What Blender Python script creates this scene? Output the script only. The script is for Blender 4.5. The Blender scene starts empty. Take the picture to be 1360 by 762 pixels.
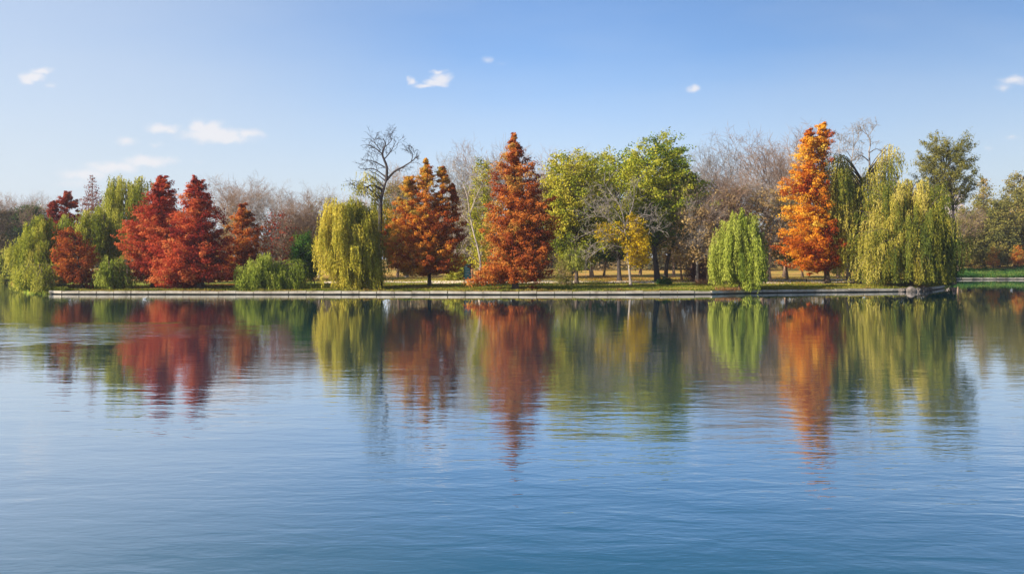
import bpy, math
import numpy as np

# ---------------------------------------------------------------- frame of the place
# y runs away from the viewer over the lake, z = 0 is the water, the eye is 4.2 m above it
F, CX, HY, HC = 1067.0, 680.0, 350.0, 4.2
C = bpy.context.scene.collection
UP = np.array([0, 0, 1.0])
SUN_EL = math.radians(29)
SUN_OFF = math.radians(24)            # how far the sun stands on the viewer's side of due left
SUN = np.array([-math.cos(SUN_OFF) * math.cos(SUN_EL), -math.sin(SUN_OFF) * math.cos(SUN_EL), math.sin(SUN_EL)])


def wx(px, D): return (px - CX) / F * D
def wz(py, D): return HC + (HY - py) / F * D


SH_P = [-2600, 0, 17, 22, 27, 36, 60, 85, 240, 400, 700, 850, 950, 1000, 1130, 1200, 1232, 1250, 1256, 1262, 1268, 1300, 1400, 4000]
SH_D = [190, 172, 170, 158, 130, 116, 111, 109.8, 109.3, 109, 108, 108.5, 110, 114, 118, 120, 125, 134, 142, 165, 211, 212, 213, 225]


def shore(px): return np.interp(px, SH_P, SH_D)


def sm(a, b, x):
    t = np.clip((x - a) / (b - a), 0, 1)
    return t * t * (3 - 2 * t)


def ground(x, D):
    x = np.asarray(x, float); D = np.asarray(D, float)
    px = x / D * F + CX
    t = np.maximum(D - shore(px), 0)
    z = 0.44 + 0.36 * sm(0, 9, t) + 0.25 * sm(9, 40, t) + 0.3 * sm(40, 80, t) + 2.2 * sm(70, 230, t) + 6 * sm(230, 900, t)
    z = z + 0.06 * np.sin(x * 0.37 + D * 0.21) * sm(1, 8, t) + 0.04 * np.sin(x * 0.9 - D * 0.5) * sm(1, 6, t)
    far = sm(1262, 1270, px)
    return z + far * 2.3 * sm(1, 22, t)


def gz(px, D): return float(ground(wx(px, D), D))


# ---------------------------------------------------------------- mesh helpers
def lin(c):
    return tuple(((v / 255) / 12.92 if v <= 10 else (((v / 255) + 0.055) / 1.055) ** 2.4) for v in c) + (1.0,)


def norm(v): return v / np.maximum(np.linalg.norm(v, axis=-1, keepdims=True), 1e-9)


def quads_mesh(name, verts, nq, tint=None, smooth=False, faces=None):
    me = bpy.data.meshes.new(name)
    me.vertices.add(len(verts)); me.vertices.foreach_set('co', np.asarray(verts, np.float32).ravel())
    idx = np.arange(4 * nq, dtype=np.int32) if faces is None else np.asarray(faces, np.int32).ravel()
    me.loops.add(4 * nq); me.loops.foreach_set('vertex_index', idx)
    me.polygons.add(nq); me.polygons.foreach_set('loop_start', np.arange(0, 4 * nq, 4, dtype=np.int32))
    me.update(calc_edges=True)
    me.polygons.foreach_set('use_smooth', np.full(nq, bool(smooth)))
    if tint is not None:
        a = me.attributes.new('tint', 'FLOAT', 'FACE'); a.data.foreach_set('value', np.asarray(tint, np.float32))
    return me


def link(name, me, mat, parent=None, loc=(0, 0, 0)):
    o = bpy.data.objects.new(name, me); C.objects.link(o); o.location = loc
    if mat is not None and not me.materials: me.materials.append(mat)
    if parent is not None: o.parent = parent
    return o


def tag(o, label=None, cat=None, group=None, kind=None):
    if label: o['label'] = label
    if cat: o['category'] = cat
    if group: o['group'] = group
    if kind: o['kind'] = kind
    return o


def thing(name, loc, label, cat, group=None):
    o = bpy.data.objects.new(name, None); C.objects.link(o); o.location = loc
    o.empty_display_size = 0.5
    return tag(o, label, cat, group)


class Leaves:
    """diamond leaves: centre, long half axis, short half axis, tint"""
    def __init__(s): s.c, s.a, s.b, s.t = [], [], [], []
    def add(s, c, a, b, t): s.c.append(c); s.a.append(a); s.b.append(b); s.t.append(t)
    def n(s): return sum(len(c) for c in s.c)
    def mesh(s, name, off=(0, 0, 0)):
        c = np.concatenate(s.c) - np.asarray(off); a = np.concatenate(s.a); b = np.concatenate(s.b); t = np.concatenate(s.t)
        v = np.stack([c + a, c + b, c - a * 0.9, c - b], 1).reshape(-1, 3)
        return quads_mesh(name, v, len(c), t)


class Wood:
    def __init__(s): s.p, s.q, s.r, s.w, s.v, s.f, s.nv = [], [], [], [], [], [], 0
    def seg(s, p, q, r, w): s.p.append(p); s.q.append(q); s.r.append(r); s.w.append(w)
    def tube(s, pts, r0, r1, k=8, flare=0.0, power=1.0):
        pts = np.asarray(pts, float); n = len(pts)
        u = np.linspace(0, 1, n); rad = r0 + (r1 - r0) * u ** power
        if flare: rad = rad * (1 + flare * np.exp(-u * 14))
        d = norm(np.gradient(pts, axis=0)); x = norm(np.cross(d, np.array([0.13, 1, 0.07]))); y = np.cross(d, x)
        th = np.arange(k) / k * 2 * math.pi
        lump = 1 + 0.12 * np.sin(3 * th + 1.3) + 0.07 * np.sin(5 * th)
        ring = pts[:, None] + rad[:, None, None] * lump[None, :, None] * (np.cos(th)[None, :, None] * x[:, None] + np.sin(th)[None, :, None] * y[:, None])
        i = np.arange(n - 1)[:, None] * k; j = np.arange(k)[None]; j2 = (j + 1) % k
        s.v.append(ring.reshape(-1, 3)); s.f.append(np.stack([i + j, i + j2, i + k + j2, i + k + j], -1).reshape(-1, 4) + s.nv); s.nv += n * k
    def mesh(s, name, off=(0, 0, 0), k=4):
        V, Fc = list(s.v), list(s.f); nv = s.nv
        if s.p:
            p, q = np.array(s.p), np.array(s.q); r, w = np.array(s.r), np.array(s.w); N = len(p)
            d = norm(q - p); x = norm(np.cross(d, np.array([0.31, 0.83, 0.17]))); y = np.cross(d, x)
            th = np.arange(k) / k * 2 * math.pi
            o = np.cos(th)[None, :, None] * x[:, None] + np.sin(th)[None, :, None] * y[:, None]
            v = np.concatenate([p[:, None] + o * r[:, None, None], q[:, None] + o * w[:, None, None]], 1).reshape(-1, 3)
            i = np.arange(N)[:, None] * 2 * k; j = np.arange(k)[None]; j2 = (j + 1) % k
            V.append(v); Fc.append(np.stack([i + j, i + j2, i + k + j2, i + k + j], -1).reshape(-1, 4) + nv)
        V = np.concatenate(V) - np.asarray(off); Fc = np.concatenate(Fc)
        return quads_mesh(name, V, len(Fc), None, True, Fc)


# ---------------------------------------------------------------- materials
def new_mat(name):
    m = bpy.data.materials.new(name); m.use_nodes = True
    nt = m.node_tree; nt.nodes.clear()
    out = nt.nodes.new('ShaderNodeOutputMaterial')
    return m, nt, nt.nodes, nt.links, out


def ramp(nodes, stops):
    r = nodes.new('ShaderNodeValToRGB'); e = r.color_ramp.elements
    while len(e) < len(stops): e.new(0.5)
    for el, (p, c) in zip(e, stops): el.position = p; el.color = lin(c)
    return r


def leaf_mat(name, cols, trans=0.35):
    m, nt, N, L, out = new_mat(name)
    at = N.new('ShaderNodeAttribute'); at.attribute_name = 'tint'
    r = ramp(N, [(i / (len(cols) - 1), c) for i, c in enumerate(cols)])
    L.new(at.outputs['Fac'], r.inputs['Fac'])
    d = N.new('ShaderNodeBsdfDiffuse'); t = N.new('ShaderNodeBsdfTranslucent'); mx = N.new('ShaderNodeMixShader')
    mx.inputs[0].default_value = trans
    for b in (d, t): L.new(r.outputs['Color'], b.inputs['Color'])
    L.new(d.outputs[0], mx.inputs[1]); L.new(t.outputs[0], mx.inputs[2]); L.new(mx.outputs[0], out.inputs['Surface'])
    return m


def bark_mat(name, c0, c1, scale=3.0):
    m, nt, N, L, out = new_mat(name)
    tc = N.new('ShaderNodeTexCoord'); mp = N.new('ShaderNodeMapping'); mp.inputs['Scale'].default_value = (scale, scale, scale * 0.3)
    nz = N.new('ShaderNodeTexNoise'); nz.inputs['Scale'].default_value = 2.0; nz.inputs['Detail'].default_value = 6
    r = ramp(N, [(0.3, c0), (0.7, c1)])
    b = N.new('ShaderNodeBsdfPrincipled'); b.inputs['Roughness'].default_value = 0.95
    bp = N.new('ShaderNodeBump'); bp.inputs['Strength'].default_value = 0.6; bp.inputs['Distance'].default_value = 0.05
    L.new(tc.outputs['Object'], mp.inputs['Vector']); L.new(mp.outputs[0], nz.inputs['Vector']); L.new(nz.outputs['Fac'], r.inputs['Fac'])
    L.new(r.outputs['Color'], b.inputs['Base Color']); L.new(nz.outputs['Fac'], bp.inputs['Height']); L.new(bp.outputs[0], b.inputs['Normal'])
    L.new(b.outputs[0], out.inputs['Surface'])
    return m


def plain_mat(name, c, rough=0.7, var=0.15, scale=6.0, metal=0.0):
    m, nt, N, L, out = new_mat(name)
    tc = N.new('ShaderNodeTexCoord'); nz = N.new('ShaderNodeTexNoise'); nz.inputs['Scale'].default_value = scale; nz.inputs['Detail'].default_value = 5
    r = ramp(N, [(0.3, tuple(v * (1 - var) for v in c)), (0.7, tuple(min(255, v * (1 + var)) for v in c))])
    b = N.new('ShaderNodeBsdfPrincipled'); b.inputs['Roughness'].default_value = rough; b.inputs['Metallic'].default_value = metal
    L.new(tc.outputs['Object'], nz.inputs['Vector']); L.new(nz.outputs['Fac'], r.inputs['Fac']); L.new(r.outputs['Color'], b.inputs['Base Color'])
    L.new(b.outputs[0], out.inputs['Surface'])
    return m


PAL = {
    'crimson': [(122, 38, 40), (172, 62, 46), (206, 98, 56), (218, 136, 78)],
    'maroon': [(104, 40, 34), (150, 58, 42), (178, 88, 56)],
    'rust': [(132, 60, 36), (176, 90, 42), (208, 126, 54), (180, 146, 70)],
    'copper': [(146, 66, 36), (194, 108, 42), (216, 150, 54), (176, 152, 64)],
    'flame': [(150, 58, 28), (204, 112, 32), (232, 160, 42), (234, 194, 74)],
    'rosewood': [(120, 70, 60), (146, 88, 70), (160, 104, 80)],
    'limewillow': [(98, 108, 36), (142, 146, 48), (180, 176, 66), (206, 194, 86)],
    'greenwillow': [(98, 112, 42), (142, 152, 54), (180, 182, 80)],
    'goldwillow': [(108, 110, 44), (150, 146, 52), (192, 178, 62), (216, 196, 82)],
    'strawwillow': [(86, 98, 42), (130, 130, 48), (180, 164, 64), (206, 188, 98)],
    'olivewillow': [(94, 94, 48), (128, 122, 56), (160, 148, 74)],
    'leafgreen': [(72, 94, 34), (116, 134, 38), (164, 164, 46), (196, 186, 66)],
    'yellowgreen': [(92, 104, 38), (138, 144, 42), (182, 172, 54), (204, 186, 74)],
    'bush': [(36, 70, 34), (66, 100, 40), (112, 132, 52)],
    'lemon': [(170, 140, 24), (206, 172, 30), (222, 192, 60)],
    'palesprig': [(110, 120, 60), (150, 152, 64), (186, 178, 84)],
    'oliveoak': [(96, 98, 52), (126, 120, 58), (154, 142, 70), (160, 130, 74)],
    'duskwood': [(80, 78, 58), (114, 102, 72), (138, 118, 86)],
    'tanleaf': [(146, 118, 80), (172, 142, 92), (190, 164, 108)],
    'plum': [(92, 62, 60), (122, 84, 78), (140, 102, 90)],
    'grass': [(82, 98, 32), (122, 126, 44), (160, 146, 66), (150, 112, 62)],
    'weeds': [(44, 82, 40), (74, 110, 48), (122, 138, 66)],
    'litter': [(150, 72, 40), (186, 112, 56), (202, 150, 84), (120, 74, 50)],
    'drygrass': [(140, 96, 60), (176, 128, 84), (196, 156, 108)],
}
MAT = {}
def leafm(k):
    if k not in MAT: MAT[k] = leaf_mat(k + '_leaves', PAL[k])
    return MAT[k]
BARK = bark_mat('brown_bark', (58, 46, 40), (104, 86, 74))
DARKBARK = bark_mat('dark_bark', (38, 32, 32), (74, 64, 60))
PALEBARK = bark_mat('pale_bark', (128, 112, 100), (196, 180, 164))
TWIG = bark_mat('twig_bark', (126, 100, 80), (172, 142, 116), 1.0)
GREYTWIG = bark_mat('grey_twig_bark', (112, 102, 94), (164, 150, 136), 1.0)
PURPTWIG = bark_mat('purple_twig_bark', (84, 58, 58), (120, 88, 84), 1.0)


# ---------------------------------------------------------------- tree makers
def profile(prof, D):
    """rows (py, left px, right px) -> z, centre x, radius; rising z"""
    p = sorted(prof, key=lambda r: -r[0])
    z = np.array([wz(r[0], D) for r in p]); cx = np.array([wx((r[1] + r[2]) / 2, D) for r in p]); r = np.array([(q[2] - q[1]) / 2 / F * D for q in p])
    return z, cx, r


def trunk_at(tr, z):
    return np.stack([np.interp(z, tr[:, 2], tr[:, 0]), np.interp(z, tr[:, 2], tr[:, 1]), np.clip(z, tr[0, 2], tr[-1, 2])], -1)


def puff_leaves(rng, lv, cen, dirs, s, nl, leaf, flat, tint, jit=0.7, along=1.3, tn=0.10, tuft=False):
    """clumps of leaves: centres (M,3), outward direction, size"""
    M = len(cen); N = M * nl
    d = norm(dirs); side = norm(np.cross(d, UP)); up = np.cross(side, d)
    o = np.clip(rng.normal(0, 1, (M, nl, 3)), -1.9, 1.9) * np.asarray(s).reshape(-1, 1, 1) * 0.62
    if tuft:
        o = norm(rng.normal(0, 1, (M, nl, 3))) * rng.uniform(0, 1, (M, nl, 1)) ** 0.45 * np.asarray(s).reshape(-1, 1, 1)
        o = o * (1 + 0.35 * np.sin(3.1 * o[..., [1, 2, 0]] / np.asarray(s).reshape(-1, 1, 1) + rng.uniform(0, 6, (M, 1, 3)))); jit = 0.42
    P = cen[:, None] + o[..., :1] * along * d[:, None] + o[..., 1:2] * side[:, None] + o[..., 2:] * flat * up[:, None]
    P = P.reshape(-1, 3)
    od = norm((P.reshape(M, nl, 3) - cen[:, None]).reshape(-1, 3))
    nrm = norm(od * 0.7 + UP * 0.35 + rng.normal(0, jit, (N, 3)) * 0.8)
    a = norm(np.cross(nrm, rng.normal(0, 1, (N, 3)))); b = np.cross(nrm, a)
    sc = rng.uniform(0.65, 1.3, (N, 1))
    t = np.repeat(tint, nl) + rng.normal(0, tn, N)
    lv.add(P, a * leaf[0] * sc, b * leaf[1] * sc, np.clip(t, 0.01, 0.99))


def branchy(rng, lv, wd, prof, D, y0, tr, n, rise=0.3, s=0.7, nl=36, leaf=(0.2, 0.09), flat=0.6, inner=0.35, fan=0.25, sag=0.08,
            tf=None, depth=1.0, rough=0.22, br=0.05, cl=1.0, tint=(0.5, 0.2), gaps=0.0, low=0.0, sp=0.75, tuft=False, along=1.3):
    z, cx, r = profile(prof, D); H = z[-1] - z[0]
    zz = np.linspace(z[0], z[-1], 200); w = np.interp(zz, z, r) + 0.12
    cdf = np.cumsum(w); cdf /= cdf[-1]
    ze = np.interp((np.arange(n) + rng.uniform(0.1, 0.9, n)) / n, cdf, zz)
    th = np.arange(n) * 2.39996 + rng.uniform(0, 0.9, n)
    lob = 1 + 0.10 * np.sin(2 * th + ze * 0.8) + 0.08 * np.sin(3 * th - ze * 1.3 + 1)
    re = np.interp(ze, z, r) * lob * (1 - rough * rng.uniform(0, 1, n) ** 1.5)
    nt_ = min(20, n // 2) if tuft and rise < 0.6 else 0        # the leader of a conifer is clothed to its tip
    keep = rng.uniform(0, 1, n) > gaps
    it_ = np.linspace(0, n - 1, nt_).astype(int) if nt_ else np.zeros(0, int)
    if nt_:
        ze[it_] = z[-1] - 0.22 * H * (np.linspace(1, 0.0, nt_)) ** 1.2; re[it_] = np.maximum(0.12, np.interp(ze[it_], z, r) * rng.uniform(0.55, 1.1, nt_)); keep[it_] = True
    it_ = set(it_.tolist())
    cen, dirs, sz, tt = [], [], [], []
    tint0 = np.clip(rng.normal(tint[0], tint[1], n), 0, 1)
    for i in range(n):
        if not keep[i]: continue
        e = np.array([np.interp(ze[i], z, cx) + re[i] * math.cos(th[i]), y0 + re[i] * depth * math.sin(th[i]), ze[i]])
        zs = ze[i] - rise * re[i]
        if low: zs = z[0] - low + (zs - z[0] + low) * 0.55
        st = trunk_at(tr, np.array(min(max(zs, tr[0, 2] + 0.12 * (tr[-1, 2] - tr[0, 2])), tr[-1, 2] - 0.02)))
        Lb = np.linalg.norm(e - st) + 1e-6
        m = np.linspace(0, 1, 5)[:, None]
        pts = st + (e - st) * m + np.array([0, 0, 1]) * (sag * Lb * 4 * m * (1 - m)) + rng.normal(0, 0.02 * Lb, (5, 3)) * m
        r0 = br * (0.35 + Lb / 6.0)
        for k in range(4): wd.seg(pts[k], pts[k + 1], r0 * (1 - k * 0.23), r0 * (1 - (k + 1) * 0.23))
        k = max(2, int(Lb * (1 - inner) / (s * sp)))
        q = inner + (1 - inner) * (np.arange(k) + rng.uniform(0.2, 1, k)) / k
        d = norm((e - st)[None])[0]; sd = norm(np.cross(d, UP)[None])[0]
        c = np.stack([np.interp(q, m[:, 0], pts[:, j]) for j in range(3)], -1)
        c = c + sd * (rng.normal(0, fan, k) * Lb * q * 0.6)[:, None] + UP * (rng.normal(0, 0.25 * s, k))[:, None]
        cen.append(c); dirs.append(np.repeat(d[None], k, 0) * np.array([1, 1, 0.6])); sz.append(s * cl * (0.74 if i in it_ else 1.0) * rng.uniform(0.6, 1.25, k) * (0.55 + 0.45 * min(1, re[i] / (2.2 * s))))
        tt.append(np.clip(tint0[i] + rng.normal(0, 0.10, k), 0, 1))
    cen = np.concatenate(cen); dirs = np.concatenate(dirs) + 1e-4; sz = np.concatenate(sz); tt = np.concatenate(tt)
    pk = rng.uniform(0, 6.28, 4); pa = 0.17 if tuft or s > 0.9 else 0.08                # patches that turned earlier or later
    tt = np.clip(tt + pa * np.sin(1.1 * cen[:, 0] + pk[0]) * np.sin(0.9 * cen[:, 2] + pk[1]) + 0.6 * pa * np.sin(0.55 * cen[:, 2] + 0.7 * cen[:, 1] + pk[2]), 0, 1)
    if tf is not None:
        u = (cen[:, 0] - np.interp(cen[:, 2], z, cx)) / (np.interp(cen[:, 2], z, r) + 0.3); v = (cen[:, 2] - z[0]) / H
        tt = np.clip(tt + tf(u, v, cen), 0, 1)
    puff_leaves(rng, lv, cen, dirs, sz, nl, leaf, flat, tt, tuft=tuft, along=along)


def hang(rng, lv, starts, outw, length, tint, leaf=(0.24, 0.065), step=0.2, sway=0.10):
    """hanging willow strands of narrow leaves"""
    cnt = np.maximum(2, (length / step).astype(int)); S = len(starts)
    idx = np.repeat(np.arange(S), cnt); k = np.arange(len(idx)) - np.repeat(np.cumsum(cnt) - cnt, cnt)
    q = (k + rng.uniform(0, 1, len(idx))) * step
    ph = rng.uniform(0, 6.28, S)[idx]; ph2 = rng.uniform(0, 6.28, S)[idx]
    o = np.sqrt(np.minimum(q, 2.0))[:, None] * outw[idx] * 0.22
    P = starts[idx] + o - UP * q[:, None] + np.stack([np.sin(q * 0.9 + ph), np.cos(q * 0.8 + ph2), 0 * q], -1) * (sway * np.sqrt(q + 0.1))[:, None]
    P = P + rng.normal(0, 0.06, P.shape)
    a = norm(-UP + rng.normal(0, 0.33, P.shape) + outw[idx] * 0.12)
    nr = norm(np.cross(a, norm(rng.normal(0, 1, P.shape) + outw[idx] * 0.5)))
    sc = rng.uniform(0.7, 1.25, (len(P), 1))
    t = np.clip(tint[idx] + rng.normal(0, 0.10, len(P)), 0.01, 0.99)
    lv.add(P, a * leaf[0] * sc, nr * leaf[1] * sc, t)


def willowy(rng, lv, wd, prof, D, y0, tr, n=80, ns=18, L=(0.25, 0.55), zmin=None, top=0.45, spread=0.7, depth=1.0, tf=None, tint=(0.5, 0.2),
            leaf=(0.20, 0.055), step=0.17, br=0.06, arch=0.22, gaps=0.0, shell=0.5):
    n = int(n * 0.7); ns = int(ns * 1.5); spread = spread * 0.75
    z, cx, r = profile(prof, D); H = z[-1] - z[0]
    zz = np.linspace(z[0] + top * H * 0.6, z[-1], 200); w = np.interp(zz, z, r) + 0.1
    cdf = np.cumsum(w); cdf /= cdf[-1]
    lp = rng.uniform(0, 6.28, 3)
    ze = np.interp((np.arange(n) + rng.uniform(0, 1, n)) / n, cdf, zz); th = np.arange(n) * 2.39996 + rng.uniform(0, 0.8, n)
    re = np.interp(ze, z, r) * (shell + (1 - shell) * rng.uniform(0, 1, n) ** 0.6) * (1 + 0.13 * np.sin(3 * th + ze * 0.9 + lp[0]) + 0.10 * np.sin(2 * th - ze * 1.7 + lp[1]) + 0.08 * np.sin(5 * th + ze * 2.3 + lp[2])) * (1 - 0.2 * (rng.uniform(0, 1, n) < 0.2)) * 1.05
    S, O, LL, T = [], [], [], []
    for i in range(n):
        if rng.uniform() < gaps: continue
        out = np.array([math.cos(th[i]), math.sin(th[i]) * depth, 0])
        e = np.array([np.interp(ze[i], z, cx), y0, ze[i]]) + out * re[i]
        st = trunk_at(tr, np.array(min(tr[-1, 2] - 0.05, max(tr[0, 2] + 0.35 * (tr[-1, 2] - tr[0, 2]), ze[i] - 0.9 * re[i] - 0.12 * H))))
        m = np.linspace(0, 1, 6)[:, None]; Lb = np.linalg.norm(e - st)
        pts = st + (e - st) * m + UP * (arch * Lb * 4 * m * (1 - m)) * (0.5 + 0.5 * m) + rng.normal(0, 0.02 * Lb, (6, 3)) * m
        pts[:, 2] = np.minimum(pts[:, 2], z[-1] + 0.1)
        r0 = br * (0.4 + Lb / 6)
        for k in range(5): wd.seg(pts[k], pts[k + 1], r0 * (1 - k * 0.19), r0 * (1 - (k + 1) * 0.19))
        q = rng.uniform(0.5, 1.0, ns)
        s0 = np.stack([np.interp(q, m[:, 0], pts[:, j]) for j in range(3)], -1) + rng.normal(0, spread * 0.5, (ns, 3)) * np.array([1, 1, 0.5])
        bot = z[0] if zmin is None else zmin
        ln = rng.uniform(L[0], L[1], ns) * H * rng.uniform(0.6, 1.1)
        ln = np.minimum(ln, s0[:, 2] - bot - rng.uniform(0, 0.3, ns) - rng.uniform(0, 1) ** 2 * 0.16 * H); ok = ln > 0.25
        t0 = np.clip(rng.normal(tint[0], tint[1] * 1.35) + rng.normal(0, 0.08, ns), 0, 1)
        t0 = np.clip(t0 + 0.16 * np.sin(0.8 * s0[:, 0] + lp[0]) * np.sin(0.7 * s0[:, 2] + lp[1]), 0, 1)
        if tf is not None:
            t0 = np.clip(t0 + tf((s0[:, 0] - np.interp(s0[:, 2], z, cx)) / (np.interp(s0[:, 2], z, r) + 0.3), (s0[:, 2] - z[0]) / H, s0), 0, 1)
        S.append(s0[ok]); O.append(np.repeat(out[None], ok.sum(), 0)); LL.append(ln[ok]); T.append(t0[ok])
    hang(rng, lv, np.concatenate(S), np.concatenate(O), np.concatenate(LL), np.concatenate(T), leaf, step)


def grow(rng, wd, p, d, L, r, lvl, P):
    n = 4 if lvl == 0 else (3 if lvl < 3 else 2)
    nodes = []
    rr = r
    for i in range(n):
        d = d + rng.normal(0, P['wob'], 3) + UP * P['trop'][lvl]; d = d / np.linalg.norm(d)
        q = p + d * (L / n); r2 = r + (r * P['tap'] - r) * (i + 1) / n
        wd.seg(p, q, rr, r2); p, rr = q, r2; nodes.append((p, d, rr))
    if lvl + 1 >= len(P['kids']): return
    m = P['kids'][lvl]
    for j in range(m):
        f = 1.0 if j == 0 else rng.uniform(P['from'][lvl], 1.0)
        k = min(n - 1, int(f * n)) if f < 1 else n - 1
        b, bd, brr = nodes[k]; 
        if k > 0 and f < 1: b = nodes[k - 1][0] + (nodes[k][0] - nodes[k - 1][0]) * (f * n - k)
        ax = rng.normal(0, 1, 3); ax = ax - bd * ax.dot(bd); ax = ax / np.linalg.norm(ax)
        ang = rng.uniform(*P['ang'][lvl]) * (0.5 if j == 0 else 1)
        nd = bd * math.cos(ang) + ax * math.sin(ang)
        grow(rng, wd, b, nd, L * P['len'][lvl] * rng.uniform(0.7, 1.2), max(brr * P['rad'], P['rmin']), lvl + 1, P)


BARE = dict(kids=[8, 8, 8, 5, 0], wob=0.13, trop=[0.05, 0.10, 0.06, 0.03, 0.0], tap=0.55, ang=[(0.3, 0.85), (0.4, 1.0), (0.4, 1.1), (0.4, 1.2)],
            len=[1.15, 0.6, 0.5, 0.5], rad=0.62, rmin=0.014)
BARE['from'] = [0.5, 0.25, 0.2, 0.2]


def curve(pts, n=14):
    """smooth polyline through control points"""
    pts = np.asarray(pts, float); u = np.linspace(0, len(pts) - 1, n)
    out = []
    for t in u:
        i = min(int(t), len(pts) - 2); f = t - i
        p0, p1, p2, p3 = pts[max(i - 1, 0)], pts[i], pts[i + 1], pts[min(i + 2, len(pts) - 1)]
        out.append(0.5 * (2 * p1 + (p2 - p0) * f + (2 * p0 - 5 * p1 + 4 * p2 - p3) * f * f + (3 * p1 - p0 - 3 * p2 + p3) * f ** 3))
    return np.array(out)


def pxl(pts, D):
    return np.array([[wx(p[0], D + (p[2] if len(p) > 2 else 0)), D + (p[2] if len(p) > 2 else 0), wz(p[1], D + (p[2] if len(p) > 2 else 0))] for p in pts])


def make_tree(name, label, cat, seed, D, stem, lobes, pal, r0=0.3, bark=None, group=None, style='branch', limbs=(), **kw):
    """stem: px polyline from the foot upward (first row's py is ignored: the foot stands on the ground); lobes: list of outlines"""
    rng = np.random.default_rng(seed)
    g = gz(stem[0][0], D); base = np.array([wx(stem[0][0], D), D, g])
    root = thing(name, base, label, cat, group)
    tp = pxl(stem, D); tp[0] = base - np.array([0, 0, 0.15])
    tr = curve(tp, 16); tr = tr[np.argsort(tr[:, 2])]
    lv, wd = Leaves(), Wood()
    wd.tube(tr, r0, r0 * 0.16, 9, 0.6)
    for (pts, a, b) in limbs:
        lw = Wood(); lw.tube(curve(pxl(pts, D), 12), a, b, 7); link('limb', lw.mesh('limb', base), bark or BARK, root)
    for i, lob in enumerate(lobes):
        k = dict(kw); o = lob[1] if isinstance(lob, tuple) and len(lob) == 2 and isinstance(lob[1], dict) else {}
        pr = lob[0] if o or (isinstance(lob, tuple) and isinstance(lob[1], dict)) else lob
        k.update(o); dy = k.pop('dy', 0.0); st = k.pop('style', style); tl = k.pop('leader', None)
        t2 = tr
        if tl is not None:
            t2 = curve(np.vstack([trunk_at(tr, np.array(wz(tl[0][1], D)))[None], pxl(tl, D)[1:] + np.array([0, dy, 0])]), 8); wd.tube(t2, r0 * 0.45, 0.03, 6)
            t2 = t2[np.argsort(t2[:, 2])]
        (willowy if st == 'willow' else branchy)(rng, lv, wd, pr, D + dy, D + dy, t2, **k)
    link('trunk', wd.mesh('trunk', base), bark or BARK, root)
    link('crown', lv.mesh('crown', base), leafm(pal), root)
    return root


# ---------------------------------------------------------------- camera, light, sky
cam = bpy.data.cameras.new('camera'); co = bpy.data.objects.new('camera', cam); C.objects.link(co)
co.location = (0, 0, HC); co.rotation_euler = (math.radians(90), 0, 0)
cam.sensor_width = 36; cam.lens = 36 * F / 1360; cam.shift_y = -(381 - HY) / 1360
cam.clip_start = 0.1; cam.clip_end = 8000
sc = bpy.context.scene; sc.camera = co
sl = bpy.data.lights.new('sun', 'SUN'); so = bpy.data.objects.new('sun', sl); C.objects.link(so)
sl.energy = 5.0; sl.angle = math.radians(0.5); sl.color = (1.0, 0.93, 0.82)
from mathutils import Vector
so.rotation_euler = Vector(-SUN).to_track_quat('-Z', 'Y').to_euler(); so.location = (-60, -20, 60)

CLOUDS = [  # px centre x, y, half width, half height, density
    (42, 103, 20, 8, .95), (56, 95, 18, 6, .95), (34, 108, 12, 8, .8), (66, 113, 9, 5, .45), (214, 170, 26, 8, .9), (226, 173, 16, 6, .7), (262, 168, 16, 13, 1.0), (285, 180, 52, 12, 1.0),
    (280, 172, 22, 14, 1.0), (332, 178, 24, 9, .95), (308, 184, 44, 9, .8), (168, 189, 18, 8, .6), (208, 191, 14, 6, .35), (112, 232, 42, 10, .75), (150, 222, 46, 10, .85), (196, 214, 42, 9, .85), (100, 243, 34, 8, .5),
    (266, 215, 12, 5, .3), (586, 104, 16, 10, 1.0), (578, 110, 20, 7, .95), (582, 95, 10, 5, .8), (562, 114, 18, 4, .8), (546, 108, 7, 6, .8), (648, 80, 9, 6, .5), (666, 84, 10, 4, .25), (921, 119, 12, 7, .75), (1346, 107, 22, 8, .75),
    (1332, 116, 14, 8, .5), (1346, 185, 14, 4, .4), (1312, 197, 10, 4, .3)]
w = bpy.data.worlds.new('World'); sc.world = w; w.use_nodes = True
nt = w.node_tree; N, L = nt.nodes, nt.links; N.clear()
wo = N.new('ShaderNodeOutputWorld'); bg = N.new('ShaderNodeBackground'); sky = N.new('ShaderNodeTexSky')
sky.sky_type = 'NISHITA'; sky.sun_disc = False; sky.sun_elevation = SUN_EL; sky.sun_rotation = math.atan2(SUN[0], SUN[1])
sky.altitude = 100; sky.air_density = 1.0; sky.dust_density = 0.6; sky.ozone_density = 2.0
tc = N.new('ShaderNodeTexCoord'); sx = N.new('ShaderNodeSeparateXYZ'); L.new(tc.outputs['Generated'], sx.inputs[0])


def vm(op, a, b=None):
    n = N.new('ShaderNodeVectorMath'); n.operation = op
    for i, v in enumerate((a, b)):
        if v is None: continue
        if isinstance(v, tuple): n.inputs[i].default_value = v
        else: L.new(v, n.inputs[i])
    return n.outputs['Value'] if op == 'LENGTH' else n.outputs[0]


def ma(op, a, b=None, clamp=False):
    n = N.new('ShaderNodeMath'); n.operation = op; n.use_clamp = clamp
    for i, v in enumerate((a, b)):
        if v is None: continue
        if isinstance(v, (int, float)): n.inputs[i].default_value = v
        else: L.new(v, n.inputs[i])
    return n.outputs[0]


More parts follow.
